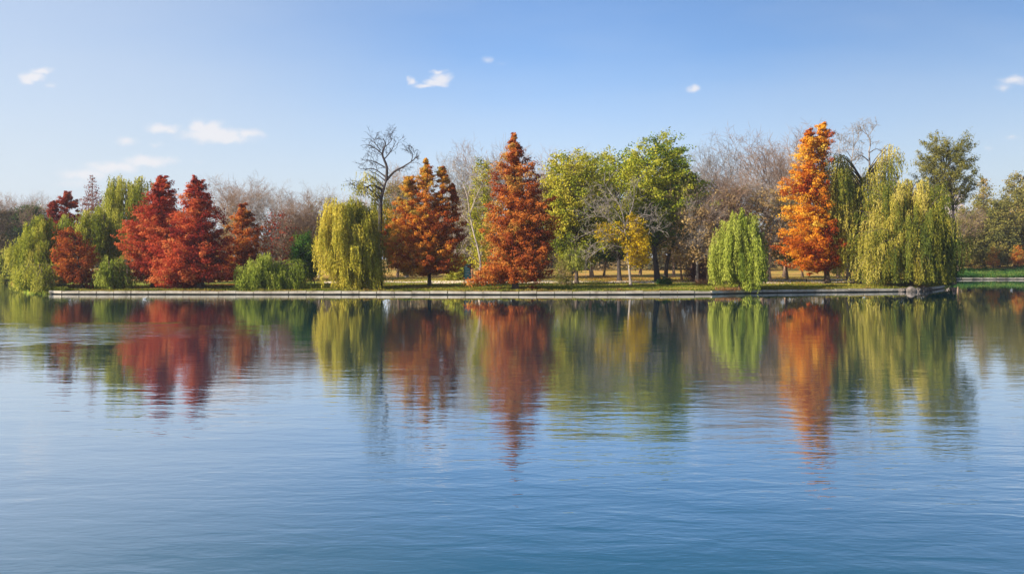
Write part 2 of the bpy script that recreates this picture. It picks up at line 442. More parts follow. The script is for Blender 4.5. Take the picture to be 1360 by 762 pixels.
yy = ma('MAXIMUM', sx.outputs['Y'], 0.02)
cb = N.new('ShaderNodeCombineXYZ'); L.new(ma('DIVIDE', sx.outputs['X'], yy), cb.inputs[0]); L.new(ma('DIVIDE', sx.outputs['Z'], yy), cb.inputs[1])
wn = N.new('ShaderNodeTexNoise'); wn.inputs['Scale'].default_value = 32; wn.inputs['Detail'].default_value = 7; wn.inputs['Roughness'].default_value = 0.62
L.new(vm('MULTIPLY', cb.outputs[0], (1, 1.6, 1)), wn.inputs['Vector'])
w2 = N.new('ShaderNodeTexNoise'); w2.inputs['Scale'].default_value = 60; w2.inputs['Detail'].default_value = 4
L.new(cb.outputs[0], w2.inputs['Vector'])
warp = vm('ADD', cb.outputs[0], vm('MULTIPLY', vm('SUBTRACT', w2.outputs['Color'], (0.5, 0.5, 0.5)), (0.022, 0.013, 0)))
den = None
for (px, py, hw, hh, op) in CLOUDS:
    k = ((px - CX) / F, (HY - py) / F, 0)
    q = vm('LENGTH', vm('MULTIPLY', vm('SUBTRACT', warp, k), (F / hw / 1.25, F / hh / 1.25, 0)))
    v = ma('MULTIPLY', ma('SUBTRACT', 1.0, q, True), op)
    den = v if den is None else ma('MAXIMUM', den, v)
nm = ma('MULTIPLY', ma('SUBTRACT', wn.outputs['Fac'], 0.5), 0.9)
body = ma('MULTIPLY', ma('ADD', den, ma('MULTIPLY', nm, ma('MULTIPLY', den, 2.2, True))), 1.45, True)
mr = N.new('ShaderNodeMapRange'); mr.interpolation_type = 'SMOOTHSTEP'; mr.inputs['From Min'].default_value = 0.08; mr.inputs['From Max'].default_value = 1.25; mr.inputs['To Max'].default_value = 0.92
L.new(body, mr.inputs['Value'])
hs = N.new('ShaderNodeHueSaturation'); hs.inputs['Saturation'].default_value = 1.15; hs.inputs['Value'].default_value = 1.0
sc3 = N.new('ShaderNodeVectorMath'); sc3.operation = 'SCALE'; sc3_in = vm('MULTIPLY', sky.outputs[0], (0.68, 0.672, 0.73)); L.new(sc3_in, sc3.inputs[0]); L.new(sc3.outputs[0], hs.inputs['Color'])
# autumn haze: pale towards the horizon and on the sunward side
def wr(v, a, b, c, d, smooth=False):
    n = N.new('ShaderNodeMapRange'); n.interpolation_type = 'SMOOTHSTEP' if smooth else 'LINEAR'
    for k_, q_ in zip(('From Min', 'From Max', 'To Min', 'To Max'), (a, b, c, d)): n.inputs[k_].default_value = q_
    L.new(v, n.inputs['Value']); return n.outputs[0]
L.new(wr(sx.outputs['X'], -0.05, 0.55, 1.0, 0.66, True), sc3.inputs['Scale'])
fe = wr(sx.outputs['Z'], 0.0, 0.25, 0.08, 1.0); fl = wr(sx.outputs['X'], -0.58, 0.05, 0.5, 1.0, True)
hz = N.new('ShaderNodeMix'); hz.data_type = 'RGBA'; vn = N.new('ShaderNodeTexNoise'); vn.inputs['Scale'].default_value = 3.5; vn.inputs['Detail'].default_value = 5; L.new(vm('MULTIPLY', cb.outputs[0], (0.8, 3.0, 1)), vn.inputs['Vector'])   # faint uneven veil
L.new(ma('MULTIPLY', ma('MULTIPLY', fe, fl), wr(vn.outputs['Fac'], 0.35, 0.75, 1.03, 0.88), True), hz.inputs['Factor']); hz.inputs['A'].default_value = (2.55, 2.76, 2.96, 1); L.new(hs.outputs[0], hz.inputs['B'])
mx = N.new('ShaderNodeMix'); mx.data_type = 'RGBA'; L.new(mr.outputs[0], mx.inputs['Factor']); L.new(hz.outputs['Result'], mx.inputs['A']); mx.inputs['B'].default_value = (3.35, 3.25, 3.3, 1)
L.new(mx.outputs['Result'], bg.inputs['Color']); bg.inputs['Strength'].default_value = 0.15; L.new(bg.outputs[0], wo.inputs['Surface'])
sc.view_settings.view_transform = 'Standard'; sc.view_settings.look = 'None'; sc.view_settings.gamma = 1; sc.view_settings.exposure = 0.9
sc.cycles.max_bounces = 6; sc.cycles.diffuse_bounces = 3; sc.cycles.glossy_bounces = 3; sc.cycles.transmission_bounces = 4; sc.cycles.use_denoising = True
sc.cycles.caustics_reflective = False; sc.cycles.caustics_refractive = False

# ---------------------------------------------------------------- ground, water, kerb, path
cols = np.concatenate([np.arange(-2600, -40, 60), np.arange(-40, 1420, 4), np.arange(1420, 4000, 60)])
offs = np.concatenate([[0.22, 0.5], np.arange(1, 60, 1.0), np.arange(60, 140, 4.0), np.arange(140, 400, 15), np.arange(400, 3200, 200)])
Dm = shore(cols)[None] + offs[:, None]; Xm = (cols[None] - CX) / F * Dm; Zm = ground(Xm, Dm)
Zm[0] = np.minimum(Zm[0], 0.43)
skirt = np.stack([Xm[0], Dm[0], np.full(len(cols), -1.0)], -1)
V = np.concatenate([skirt[None], np.stack([Xm, Dm, Zm], -1)]); R, K = V.shape[:2]
ii = (np.arange(R - 1)[:, None] * K + np.arange(K - 1)[None]); fc = np.stack([ii, ii + 1, ii + K + 1, ii + K], -1).reshape(-1, 4)
m, nt2, N2, L2, out2 = new_mat('lawn')
tcg = N2.new('ShaderNodeTexCoord'); n1 = N2.new('ShaderNodeTexNoise'); n1.inputs['Scale'].default_value = 0.22; n1.inputs['Detail'].default_value = 8; n1.inputs['Roughness'].default_value = 0.65
n2 = N2.new('ShaderNodeTexNoise'); n2.inputs['Scale'].default_value = 2.5; n2.inputs['Detail'].default_value = 8
mpg = N2.new('ShaderNodeMapping'); mpg.inputs['Scale'].default_value = (0.7, 1.0, 1.0); L2.new(tcg.outputs['Object'], mpg.inputs[0]); L2.new(mpg.outputs[0], n1.inputs['Vector']); L2.new(tcg.outputs['Object'], n2.inputs['Vector'])
rg = ramp(N2, [(0.25, (70, 92, 28)), (0.5, (122, 134, 40)), (0.75, (156, 150, 66))]); L2.new(n2.outputs['Fac'], rg.inputs['Fac'])
rl = ramp(N2, [(0.25, (140, 92, 48)), (0.55, (186, 144, 74)), (0.8, (206, 174, 108))]); L2.new(n2.outputs['Fac'], rl.inputs['Fac'])
# leaf litter gets denser with the distance from the water
sg = N2.new('ShaderNodeSeparateXYZ'); L2.new(tcg.outputs['Object'], sg.inputs[0])
md = N2.new('ShaderNodeMapRange'); md.inputs['From Min'].default_value = 118; md.inputs['From Max'].default_value = 165; md.inputs['To Min'].default_value = -0.12; md.inputs['To Max'].default_value = 0.10; L2.new(sg.outputs['Y'], md.inputs['Value'])
ad = N2.new('ShaderNodeMath'); ad.operation = 'ADD'; L2.new(n1.outputs['Fac'], ad.inputs[0]); L2.new(md.outputs[0], ad.inputs[1])
ml = N2.new('ShaderNodeMapRange'); ml.inputs['From Min'].default_value = 0.46; ml.inputs['From Max'].default_value = 0.62; L2.new(ad.outputs[0], ml.inputs['Value'])
mg = N2.new('ShaderNodeMix'); mg.data_type = 'RGBA'; L2.new(ml.outputs[0], mg.inputs['Factor']); L2.new(rg.outputs[0], mg.inputs['A']); L2.new(rl.outputs[0], mg.inputs['B'])
pb = N2.new('ShaderNodeBsdfPrincipled'); pb.inputs['Roughness'].default_value = 1.0; pb.inputs['Specular IOR Level'].default_value = 0.1
bpg = N2.new('ShaderNodeBump'); bpg.inputs['Strength'].default_value = 0.8; bpg.inputs['Distance'].default_value = 0.12; L2.new(n2.outputs['Fac'], bpg.inputs['Height']); L2.new(bpg.outputs[0], pb.inputs['Normal'])
L2.new(mg.outputs['Result'], pb.inputs['Base Color']); L2.new(pb.outputs[0], out2.inputs['Surface'])
tag(link('ground', quads_mesh('ground', V.reshape(-1, 3), len(fc), None, True, fc), m), kind='structure')

# water
m, nt3, N, L, out3 = new_mat('lake_water')
tcw = N.new('ShaderNodeTexCoord'); sep = N.new('ShaderNodeSeparateXYZ'); L.new(tcw.outputs['Object'], sep.inputs[0])
def wnoise(sx_, sy_, scale, det, rot=0.0, dist=0.0):
    mp = N.new('ShaderNodeMapping'); mp.inputs['Scale'].default_value = (sx_, sy_, 1); mp.inputs['Rotation'].default_value = (0, 0, rot); L.new(tcw.outputs['Object'], mp.inputs[0])
    n = N.new('ShaderNodeTexNoise'); n.inputs['Scale'].default_value = scale; n.inputs['Detail'].default_value = det; n.inputs['Distortion'].default_value = dist; L.new(mp.outputs[0], n.inputs['Vector'])
    return n.outputs['Fac']
def mrange(v, a, b, c, d, smooth=True):
    n = N.new('ShaderNodeMapRange'); n.interpolation_type = 'SMOOTHSTEP' if smooth else 'LINEAR'
    for k, q in zip(('From Min', 'From Max', 'To Min', 'To Max'), (a, b, c, d)): n.inputs[k].default_value = q
    L.new(v, n.inputs['Value']); return n.outputs[0]
rip = wnoise(0.55, 1.5, 1.5, 3, 0.12, 0.4)         # wind ripples about half a metre apart
fine = wnoise(0.7, 1.6, 5.5, 2, -0.2)
swell = wnoise(0.5, 1.2, 0.34, 2, 0.05)
gust = wnoise(0.6, 1.0, 0.06, 3)
# ruffled band of wind off the left end of the bank, a calmer lee under the trees
lee = ma('MULTIPLY', mrange(sep.outputs['Y'], 36, 84, 1.0, 0.16), mrange(sep.outputs['Y'], 12, 34, 2.0, 1.0))
west = mrange(sep.outputs['X'], -14, -34, 0.0, 1.0)
wob = ma('MULTIPLY', ma('SUBTRACT', wnoise(1, 1, 0.12, 3), 0.5), 16.0)
band = ma('ABSOLUTE', ma('SUBTRACT', ma('ADD', sep.outputs['Y'], wob), 50))
bandm = ma('MULTIPLY', mrange(band, 2.5, 9.0, 1.0, 0.0), mrange(sep.outputs['X'], -11, -30, 0.0, 1.0))
amp = ma('ADD', ma('MULTIPLY', lee, mrange(gust, 0.3, 0.7, 0.7, 1.3)), ma('ADD', ma('MULTIPLY', west, 0.7), ma('MULTIPLY', bandm, 6.0)))
h = ma('ADD', ma('ADD', ma('MULTIPLY', rip, 0.0060), ma('MULTIPLY', fine, 0.0012)), ma('MULTIPLY', swell, 0.015))
bw = N.new('ShaderNodeBump'); bw.inputs['Strength'].default_value = 1.0; bw.inputs['Distance'].default_value = 1.0; L.new(ma('MULTIPLY', h, amp), bw.inputs['Height'])
lw_ = N.new('ShaderNodeLayerWeight'); lw_.inputs['Blend'].default_value = 0.5; L.new(bw.outputs[0], lw_.inputs['Normal'])
fr = N.new('ShaderNodeFloatCurve'); cv = fr.mapping.curves[0]                      # mirror strength from steep to grazing view
for p_, q_ in ((0.45, 0.09), (0.642, 0.27), (0.70, 0.44), (0.775, 0.63), (0.87, 0.80), (0.95, 0.92)): cv.points.new(p_, q_)
cv.points[0].location = (0, 0.04); cv.points[-1].location = (1, 0.97); fr.mapping.update(); L.new(lw_.outputs['Facing'], fr.inputs['Value'])
gl = N.new('ShaderNodeBsdfGlossy'); gl.inputs['Roughness'].default_value = 0.015; gl.inputs['Color'].default_value = (0.97, 0.98, 1, 1); df = N.new('ShaderNodeBsdfDiffuse'); df.inputs['Color'].default_value = (0.002, 0.058, 0.084, 1)
for b_ in (gl, df): L.new(bw.outputs[0], b_.inputs['Normal'])
mw = N.new('ShaderNodeMixShader'); L.new(fr.outputs[0], mw.inputs[0]); L.new(df.outputs[0], mw.inputs[1]); L.new(gl.outputs[0], mw.inputs[2]); L.new(mw.outputs[0], out3.inputs['Surface'])
wv = np.array([[-1500, -300, 0], [1500, -300, 0], [1500, 1500, 0], [-1500, 1500, 0]], float)
tag(link('water', quads_mesh('water', wv, 1), m), kind='structure')

# kerb: concrete slabs on a recessed footing wall
def box_faces(b): return [[b, b + 3, b + 2, b + 1], [b + 4, b + 5, b + 6, b + 7], [b, b + 1, b + 5, b + 4], [b + 1, b + 2, b + 6, b + 5], [b + 2, b + 3, b + 7, b + 6], [b + 3, b, b + 4, b + 7]]
def boxes_mesh(name, boxes):
    V, Fs = [], []
    for (p, ex, ey, ez) in boxes:
        p, ex, ey, ez = map(np.asarray, (p, ex, ey, ez)); b = len(V)
        for k in (-1, 1):
            for (i, j) in ((-1, -1), (1, -1), (1, 1), (-1, 1)): V.append(p + ex * i + ey * j + ez * k)
        Fs += box_faces(b)
    return quads_mesh(name, np.array(V, float), len(Fs), None, False, np.array(Fs))
def kerb_line(p0, p1, step):
    px = np.linspace(p0, p1, 900); P = np.stack([wx(px, shore(px)), shore(px)], -1)
    s = np.concatenate([[0], np.cumsum(np.linalg.norm(np.diff(P, axis=0), axis=1))]); q = np.arange(0, s[-1], step)
    return np.stack([np.interp(q, s, P[:, 0]), np.interp(q, s, P[:, 1])], -1)
rng = np.random.default_rng(5)
bx = []
for (a, b) in ((66, 1254), (1269, 1480)):
    pl = kerb_line(a, b, 2.4)
    for i in range(len(pl) - 1):
        p, q = pl[i], pl[i + 1]; d = (q - p); Ln = np.linalg.norm(d); d = d / Ln; nrm = np.array([-d[1], d[0]])
        t = rng.normal(0, 0.018); c = (p + q) / 2 + nrm * (0.10 + rng.normal(0, 0.015)); hh = Ln / 2 - rng.uniform(0.02, 0.07)
        bx.append(((c[0], c[1], 0.30 + rng.normal(0, 0.022)), (d[0] * hh, d[1] * hh, t * hh), (nrm[0] * 0.26, nrm[1] * 0.26, 0.0), (0, 0, 0.17)))
        c2 = (p + q) / 2 + nrm * 0.13
        bx.append(((c2[0], c2[1], -0.1), (d[0] * Ln / 2, d[1] * Ln / 2, 0), (nrm[0] * 0.12, nrm[1] * 0.12, 0), (0, 0, 0.26)))
m, nt4, N4, L4, out4 = new_mat('kerb_concrete')
tck = N4.new('ShaderNodeTexCoord'); nk = N4.new('ShaderNodeTexNoise'); nk.inputs['Scale'].default_value = 0.75; nk.inputs['Detail'].default_value = 9; nk.inputs['Roughness'].default_value = 0.7; L4.new(tck.outputs['Object'], nk.inputs['Vector'])
rk = ramp(N4, [(0.28, (104, 94, 78)), (0.42, (170, 156, 136)), (0.75, (214, 202, 182))]); L4.new(nk.outputs['Fac'], rk.inputs['Fac'])
sk = N4.new('ShaderNodeSeparateXYZ'); L4.new(tck.outputs['Object'], sk.inputs[0])
mk = N4.new('ShaderNodeMapRange'); mk.inputs['From Min'].default_value = 0.10; mk.inputs['From Max'].default_value = 0.19; L4.new(sk.outputs['Z'], mk.inputs['Value'])
xk = N4.new('ShaderNodeMix'); xk.data_type = 'RGBA'; L4.new(mk.outputs[0], xk.inputs['Factor']); xk.inputs['A'].default_value = lin((66, 62, 50)); L4.new(rk.outputs[0], xk.inputs['B'])   # wet footing, with the shadow line under the slabs painted in
pk = N4.new('ShaderNodeBsdfPrincipled'); pk.inputs['Roughness'].default_value = 0.9; L4.new(xk.outputs['Result'], pk.inputs['Base Color']); L4.new(pk.outputs[0], out4.inputs['Surface'])
tag(link('kerb', boxes_mesh('kerb', bx), m), kind='structure')

# sandy path behind the first trees
pcols = np.arange(430, 1170, 6.0)
near = np.interp(pcols, [430, 700, 960, 1010, 1170], [134, 134, 135, 133, 132]); farr = np.interp(pcols, [430, 700, 960, 1010, 1170], [145, 146, 147, 160, 162])
rows = []
for f in np.linspace(0, 1, 14):
    D = near + (farr - near) * f + 0.5 * np.sin(pcols * 0.05) * (f in (0.0, 1.0)); x = wx(pcols, D); rows.append(np.stack([x, D, ground(x, D) + 0.035], -1))
V = np.array(rows); R, K = V.shape[:2]
ii = (np.arange(R - 1)[:, None] * K + np.arange(K - 1)[None]); fc = np.stack([ii, ii + 1, ii + K + 1, ii + K], -1).reshape(-1, 4)
tag(link('path', quads_mesh('path', V.reshape(-1, 3), len(fc), None, True, fc), plain_mat('sandy_path', (222, 200, 172), 0.95, 0.14, 1.5)), kind='structure')


# ---------------------------------------------------------------- the trees on the bank
def lr(k): return lambda u, v, p: k * u
CY = dict(s=0.72, nl=88, leaf=(0.16, 0.07), flat=0.62, rise=0.42, sag=-0.04, br=0.035, gaps=0.08, sp=1.25, inner=0.12, fan=0.32, rough=0.34, tuft=True, along=1.15)

# left end of the bank
make_tree('weeping_willow', 'broad yellow-green willow bulging over the water at the bare end of the bank', 'willow tree', 1, 119, [(55, 388), (54, 350), (52, 300)],
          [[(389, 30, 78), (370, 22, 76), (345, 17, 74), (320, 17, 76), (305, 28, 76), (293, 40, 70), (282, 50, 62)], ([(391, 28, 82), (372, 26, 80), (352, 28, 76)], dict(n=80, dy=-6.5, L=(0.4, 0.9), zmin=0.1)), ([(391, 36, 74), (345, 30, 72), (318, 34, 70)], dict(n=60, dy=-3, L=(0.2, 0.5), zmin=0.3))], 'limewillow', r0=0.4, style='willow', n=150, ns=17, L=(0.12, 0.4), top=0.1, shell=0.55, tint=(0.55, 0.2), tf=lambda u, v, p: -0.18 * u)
make_tree('weeping_willow', 'thin curtain of grey-green willow strands between the yellow willow and the round red tree', 'willow tree', 2, 121, [(82, 385), (82, 340), (83, 290)],
          [[(372, 72, 94), (340, 70, 96), (310, 72, 98), (290, 77, 97), (280, 84, 92)]], 'greenwillow', r0=0.25, style='willow', n=40, ns=12, L=(0.3, 0.6), top=0.3, tint=(0.45, 0.2))
make_tree('cypress_tree', 'small dark red cypress with two tops showing above the willows', 'cypress tree', 3, 140, [(86, 372), (87, 320), (89, 256)],
          [[(330, 54, 112), (305, 56, 112), (285, 62, 110), (268, 76, 103), (255, 87, 91)], ([(310, 52, 80), (290, 56, 80), (278, 64, 78), (268, 70, 74)], dict(n=45, leader=[(88, 315), (71, 292), (71, 270)]))],
          'maroon', r0=0.3, n=110, **CY)
make_tree('maple_tree', 'round orange-red tree low on the bank beside the yellow willow', 'tree', 4, 113.5, [(110, 385), (106, 360), (99, 315)],
          [[(378, 80, 122), (365, 73, 129), (345, 71, 131), (325, 74, 122), (310, 79, 103), (301, 85, 92)]], 'rust', r0=0.22, n=80, rise=0.7, s=0.7, nl=70, leaf=(0.15, 0.08), flat=0.8, inner=0.3, tuft=True, sp=1.1, tint=(0.4, 0.18), tf=lambda u, v, p: -0.22 * u - 0.15 * v)
make_tree('larch_tree', 'slender half-bare conifer with a pinkish see-through spire', 'conifer', 5, 150, [(122, 370), (122, 300), (122.5, 233)],
          [[(300, 104, 141), (285, 106, 140), (268, 109, 138), (250, 115, 131), (233, 121, 124)]], 'rosewood', r0=0.22, bark=GREYTWIG, n=120, rise=0.1, s=0.4, nl=9, leaf=(0.17, 0.06), flat=0.5, sag=-0.04, br=0.03)
make_tree('weeping_willow', 'small bright green willow drooping between the round red tree and the tall red cypress', 'willow tree', 6, 122, [(140, 385), (140, 340), (138, 285)],
          [[(352, 100, 160), (330, 96, 162), (310, 92, 158), (295, 95, 152), (282, 104, 142), (272, 112, 134)]], 'limewillow', r0=0.35, style='willow', n=85, ns=15, L=(0.2, 0.5), top=0.2, tint=(0.45, 0.22), tf=lambda u, v, p: -0.3 * u)
make_tree('willow_shrub', 'shaggy green willow shrub on the grass at the foot of the small green willow', 'shrub', 7, 113.5, [(146, 386), (146, 370), (148, 345)],
          [[(386, 126, 172), (370, 126, 174), (352, 130, 168), (338, 138, 160)]], 'greenwillow', r0=0.15, style='willow', n=70, ns=12, L=(0.2, 0.6), top=0.1, tint=(0.5, 0.2), tf=lambda u, v, p: -0.25 * u)
make_tree('weeping_willow', 'tall green willow with a rounded dome rising behind the red cypresses', 'willow tree', 8, 134, [(170, 378), (170, 320), (170, 248)],
          [[(345, 140, 204), (310, 134, 208), (285, 132, 208), (262, 134, 206), (246, 141, 201), (236, 147, 198), (231, 156, 190)]], 'limewillow', r0=0.45, style='willow', n=180, ns=16, L=(0.12, 0.4), top=0.2, tint=(0.55, 0.22), tf=lambda u, v, p: -0.15 * u)
make_tree('cypress_tree', 'tall red cypress with a brown top, leaning against its twin', 'cypress tree', 9, 117, [(204, 382), (208, 320), (213, 235)],
          [[(374, 182, 236), (362, 173, 240), (345, 165, 240), (322, 161, 240), (302, 165, 238), (284, 174, 236), (266, 190, 236), (250, 201, 232), (240, 207, 225), (233, 211, 216)]],
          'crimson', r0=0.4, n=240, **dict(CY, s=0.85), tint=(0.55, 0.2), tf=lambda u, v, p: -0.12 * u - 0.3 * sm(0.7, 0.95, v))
make_tree('cypress_tree', 'broadest deep red cypress with boughs sweeping down to the grass', 'cypress tree', 10, 114, [(267, 384), (265, 330), (259, 238)],
          [[(384, 216, 250), (372, 208, 262), (366, 206, 312), (345, 203, 309), (320, 213, 305), (300, 224, 301), (280, 233, 297), (262, 240, 281), (248, 249, 271), (237, 257, 263)]],
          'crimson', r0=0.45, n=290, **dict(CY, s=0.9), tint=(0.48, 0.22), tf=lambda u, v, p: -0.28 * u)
make_tree('cypress_tree', 'shorter rust red cypress standing behind the willow shrub', 'cypress tree', 11, 126, [(322, 380), (322, 340), (322, 272)],
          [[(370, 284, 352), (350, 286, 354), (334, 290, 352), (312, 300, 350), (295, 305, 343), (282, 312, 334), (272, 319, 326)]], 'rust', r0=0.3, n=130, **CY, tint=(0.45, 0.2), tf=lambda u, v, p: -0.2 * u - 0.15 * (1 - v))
make_tree('willow_shrub', 'wide low willow shrub with two humps hanging over the kerb', 'shrub', 12, 112.5, [(352, 387), (352, 372), (354, 348)],
          [([(391, 311, 372), (375, 309, 376), (358, 316, 372), (345, 332, 366), (335, 348, 362)], dict(n=120)), ([(388, 366, 414), (372, 364, 416), (358, 370, 410), (346, 380, 402)], dict(n=70, dy=0.8, tint=(0.25, 0.2)))],
          'greenwillow', r0=0.2, style='willow', ns=14, L=(0.2, 0.65), top=0.1, tint=(0.6, 0.2), tf=lambda u, v, p: -0.2 * u)
make_tree('small_tree', 'small dark green leafy tree with a leaning thin trunk', 'tree', 13, 124, [(419, 382), (414, 362), (405, 335)],
          [[(364, 388, 420), (348, 384, 425), (332, 385, 423), (320, 390, 416), (311, 398, 408)]], 'bush', r0=0.1, n=90, rise=0.7, s=0.55, nl=40, leaf=(0.14, 0.09), flat=0.8, tint=(0.5, 0.22), tf=lambda u, v, p: -0.15 * u)
make_tree('weeping_willow', 'large golden-green willow sweeping to the bank in front of the old half-dead tree', 'willow tree', 14, 113, [(470, 386), (472, 340), (466, 285)],
          [[(385, 446, 492), (368, 440, 508), (345, 430, 511), (315, 420, 509), (295, 420, 507), (278, 422, 496), (267, 427, 488), (261, 436, 480)]],
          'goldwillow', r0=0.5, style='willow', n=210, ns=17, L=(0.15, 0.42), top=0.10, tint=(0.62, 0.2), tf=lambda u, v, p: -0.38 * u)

# the old half-dead willow behind it
def spray(rng, lw, wd, pts, a, b, D, nk, Ls, P):
    c = curve(pxl(pts, D), 14); lw.tube(c, a, b, 6)
    for j in range(nk):
        i = rng.integers(3, len(c) - 1); d = norm((c[min(i + 1, len(c) - 1)] - c[i - 1])[None])[0]
        ax = rng.normal(0, 1, 3); ax -= d * ax.dot(d); ax /= np.linalg.norm(ax); an = rng.uniform(0.5, 1.2)
        grow(rng, wd, c[i], d * math.cos(an) + ax * math.sin(an), Ls * rng.uniform(0.6, 1.2), max(0.03, b * 0.9), 0, P)
TW = dict(kids=[4, 3, 0], wob=0.28, trop=[0.1, 0.05, 0.0], tap=0.5, ang=[(0.5, 1.1), (0.5, 1.1)], len=[0.6, 0.6], rad=0.7, rmin=0.02); TW['from'] = [0.3, 0.3]

def dead_tree(name, label, seed, D, stem, r0, limbs, bark, lobes=(), pal=None, nk=5, Ls=1.2, group=None, rtip=0.3, lk={}):
    rng = np.random.default_rng(seed); g = gz(stem[0][0], D); base = np.array([wx(stem[0][0], D), D, g])
    root = thing(name, base, label, 'bare tree' if not lobes else 'tree', group)
    tp = pxl(stem, D); tp[0] = base - np.array([0, 0, 0.15]); tr = curve(tp, 16)
    wd, lv = Wood(), Leaves(); wd.tube(tr, r0, r0 * rtip, 9, 0.5)
    for (pts, a, b) in limbs:
        lw = Wood(); spray(rng, lw, lw, pts, a, b, D, nk, Ls, TW); link('limb', lw.mesh('limb', base), bark, root)
    trs = tr[np.argsort(tr[:, 2])]
    for (pr, st, kw) in lobes:
        dy = kw.pop('dy', 0); (willowy if st == 'willow' else branchy)(rng, lv, wd, pr, D + dy, D + dy, trs, **kw)
    link('trunk', wd.mesh('trunk', base), bark, root)
    if lobes: link('crown', lv.mesh('crown', base), leafm(pal), root)
    return root

dead_tree('old_willow', 'old dark-limbed tree with a bare forked crown high above and leaves on one low limb', 21, 121, [(503, 380), (505, 320), (506, 270), (513, 240)], 0.45,
          [([(513, 240), (514, 222), (508, 205), (512, 192), (509, 184)], 0.24, 0.05), ([(513, 240), (524, 228), (535, 222), (546, 215), (554, 208)], 0.2, 0.05), ([(509, 206), (500, 198), (490, 193)], 0.11, 0.04),
           ([(511, 222), (498, 215), (486, 212)], 0.1, 0.04), ([(510, 212), (520, 200), (524, 190)], 0.1, 0.03), ([(508, 252), (494, 246), (484, 250), (473, 252)], 0.18, 0.05), ([(546, 215), (548, 206), (544, 198)], 0.08, 0.03),
           ([(512, 195), (520, 186), (517, 180)], 0.07, 0.03), ([(506, 200), (498, 190), (496, 184)], 0.07, 0.03), ([(512, 235), (500, 226), (492, 224), (484, 226)], 0.1, 0.04)],
          DARKBARK, [([(258, 458, 502), (245, 456, 505), (235, 462, 503), (227, 472, 492)], 'willow', dict(n=34, ns=6, L=(0.2, 0.6), zmin=wz(270, 121), top=0.1, tint=(0.6, 0.2), depth=0.7, gaps=0.2)), ([(345, 484, 526), (315, 482, 528), (290, 484, 526), (272, 490, 520), (262, 496, 514)], 'willow', dict(n=70, ns=11, L=(0.2, 0.5), top=0.05, tint=(0.35, 0.2), dy=3))], 'goldwillow', nk=7, Ls=1.3)

# middle of the bank
make_tree('cypress_tree', 'orange cypress with several pointed tops on a clear straight trunk', 'cypress tree', 15, 119, [(571, 380), (570, 350), (568, 290), (566, 214)],
          [([(362, 522, 598), (352, 508, 616), (340, 503, 620), (318, 500, 618), (300, 508, 612), (280, 518, 606), (260, 534, 596), (245, 547, 584), (232, 555, 576), (222, 561, 571), (213, 564, 568)], dict(n=190)),
           ([(300, 508, 560), (275, 517, 560), (255, 528, 556), (235, 539, 549)], dict(n=56, leader=[(568, 310), (544, 275), (543, 236)], dy=-1)),
           ([(290, 568, 606), (262, 573, 603), (240, 578, 597), (222, 583, 590)], dict(n=56, leader=[(569, 300), (585, 262), (587, 223)], dy=0.6)),
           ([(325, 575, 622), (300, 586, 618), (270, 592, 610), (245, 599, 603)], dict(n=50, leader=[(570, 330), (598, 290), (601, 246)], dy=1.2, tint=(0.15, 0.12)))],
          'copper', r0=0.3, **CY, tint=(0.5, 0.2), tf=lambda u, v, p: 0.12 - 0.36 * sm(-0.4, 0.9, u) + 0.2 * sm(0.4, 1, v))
make_tree('cypress_tree', 'large rust-red pyramid-shaped cypress with foliage down to the grass', 'cypress tree', 16, 112, [(685, 384), (684, 330), (682.5, 181)],
          [([(380, 660, 712), (374, 640, 726), (364, 634, 733), (345, 640, 738), (318, 641, 740), (285, 644, 738), (262, 645, 734), (245, 648, 727), (228, 657, 718), (212, 664, 706), (198, 670, 697), (188, 677, 689), (180, 681, 684)], dict(n=320)),
           ([(378, 622, 660), (370, 622, 664), (360, 632, 668)], dict(n=22, rise=0.0, tint=(0.65, 0.1)))],
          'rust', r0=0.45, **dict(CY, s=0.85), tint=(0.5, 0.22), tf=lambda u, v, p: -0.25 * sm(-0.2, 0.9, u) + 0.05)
make_tree('poplar_tree', 'thin olive-yellow tree half hidden behind the big rust cypress', 'tree', 17, 138, [(636, 376), (640, 320), (641, 230)],
          [[(352, 622, 652), (320, 622, 654), (285, 620, 654), (250, 624, 652), (225, 628, 652), (208, 634, 648)]], 'yellowgreen', r0=0.18, bark=PALEBARK, n=110, rise=0.9, s=0.55, nl=22, leaf=(0.16, 0.1), flat=0.8, tint=(0.62, 0.2), gaps=0.1)
dead_tree('bare_tree', 'leafless tree with a whitish leaning trunk between the orange and the rust cypress', 22, 131, [(640, 376), (637, 340), (627, 300), (621, 262)], 0.2,
          [([(621, 262), (614, 240), (608, 226)], 0.09, 0.03), ([(624, 285), (632, 262), (640, 246)], 0.08, 0.03), ([(627, 300), (610, 282), (598, 272)], 0.08, 0.03), ([(634, 328), (618, 312), (600, 306)], 0.09, 0.03),
           ([(638, 350), (622, 338), (606, 336)], 0.08, 0.03), ([(621, 262), (626, 238), (622, 222)], 0.07, 0.03)], PALEBARK, nk=10, Ls=1.6)

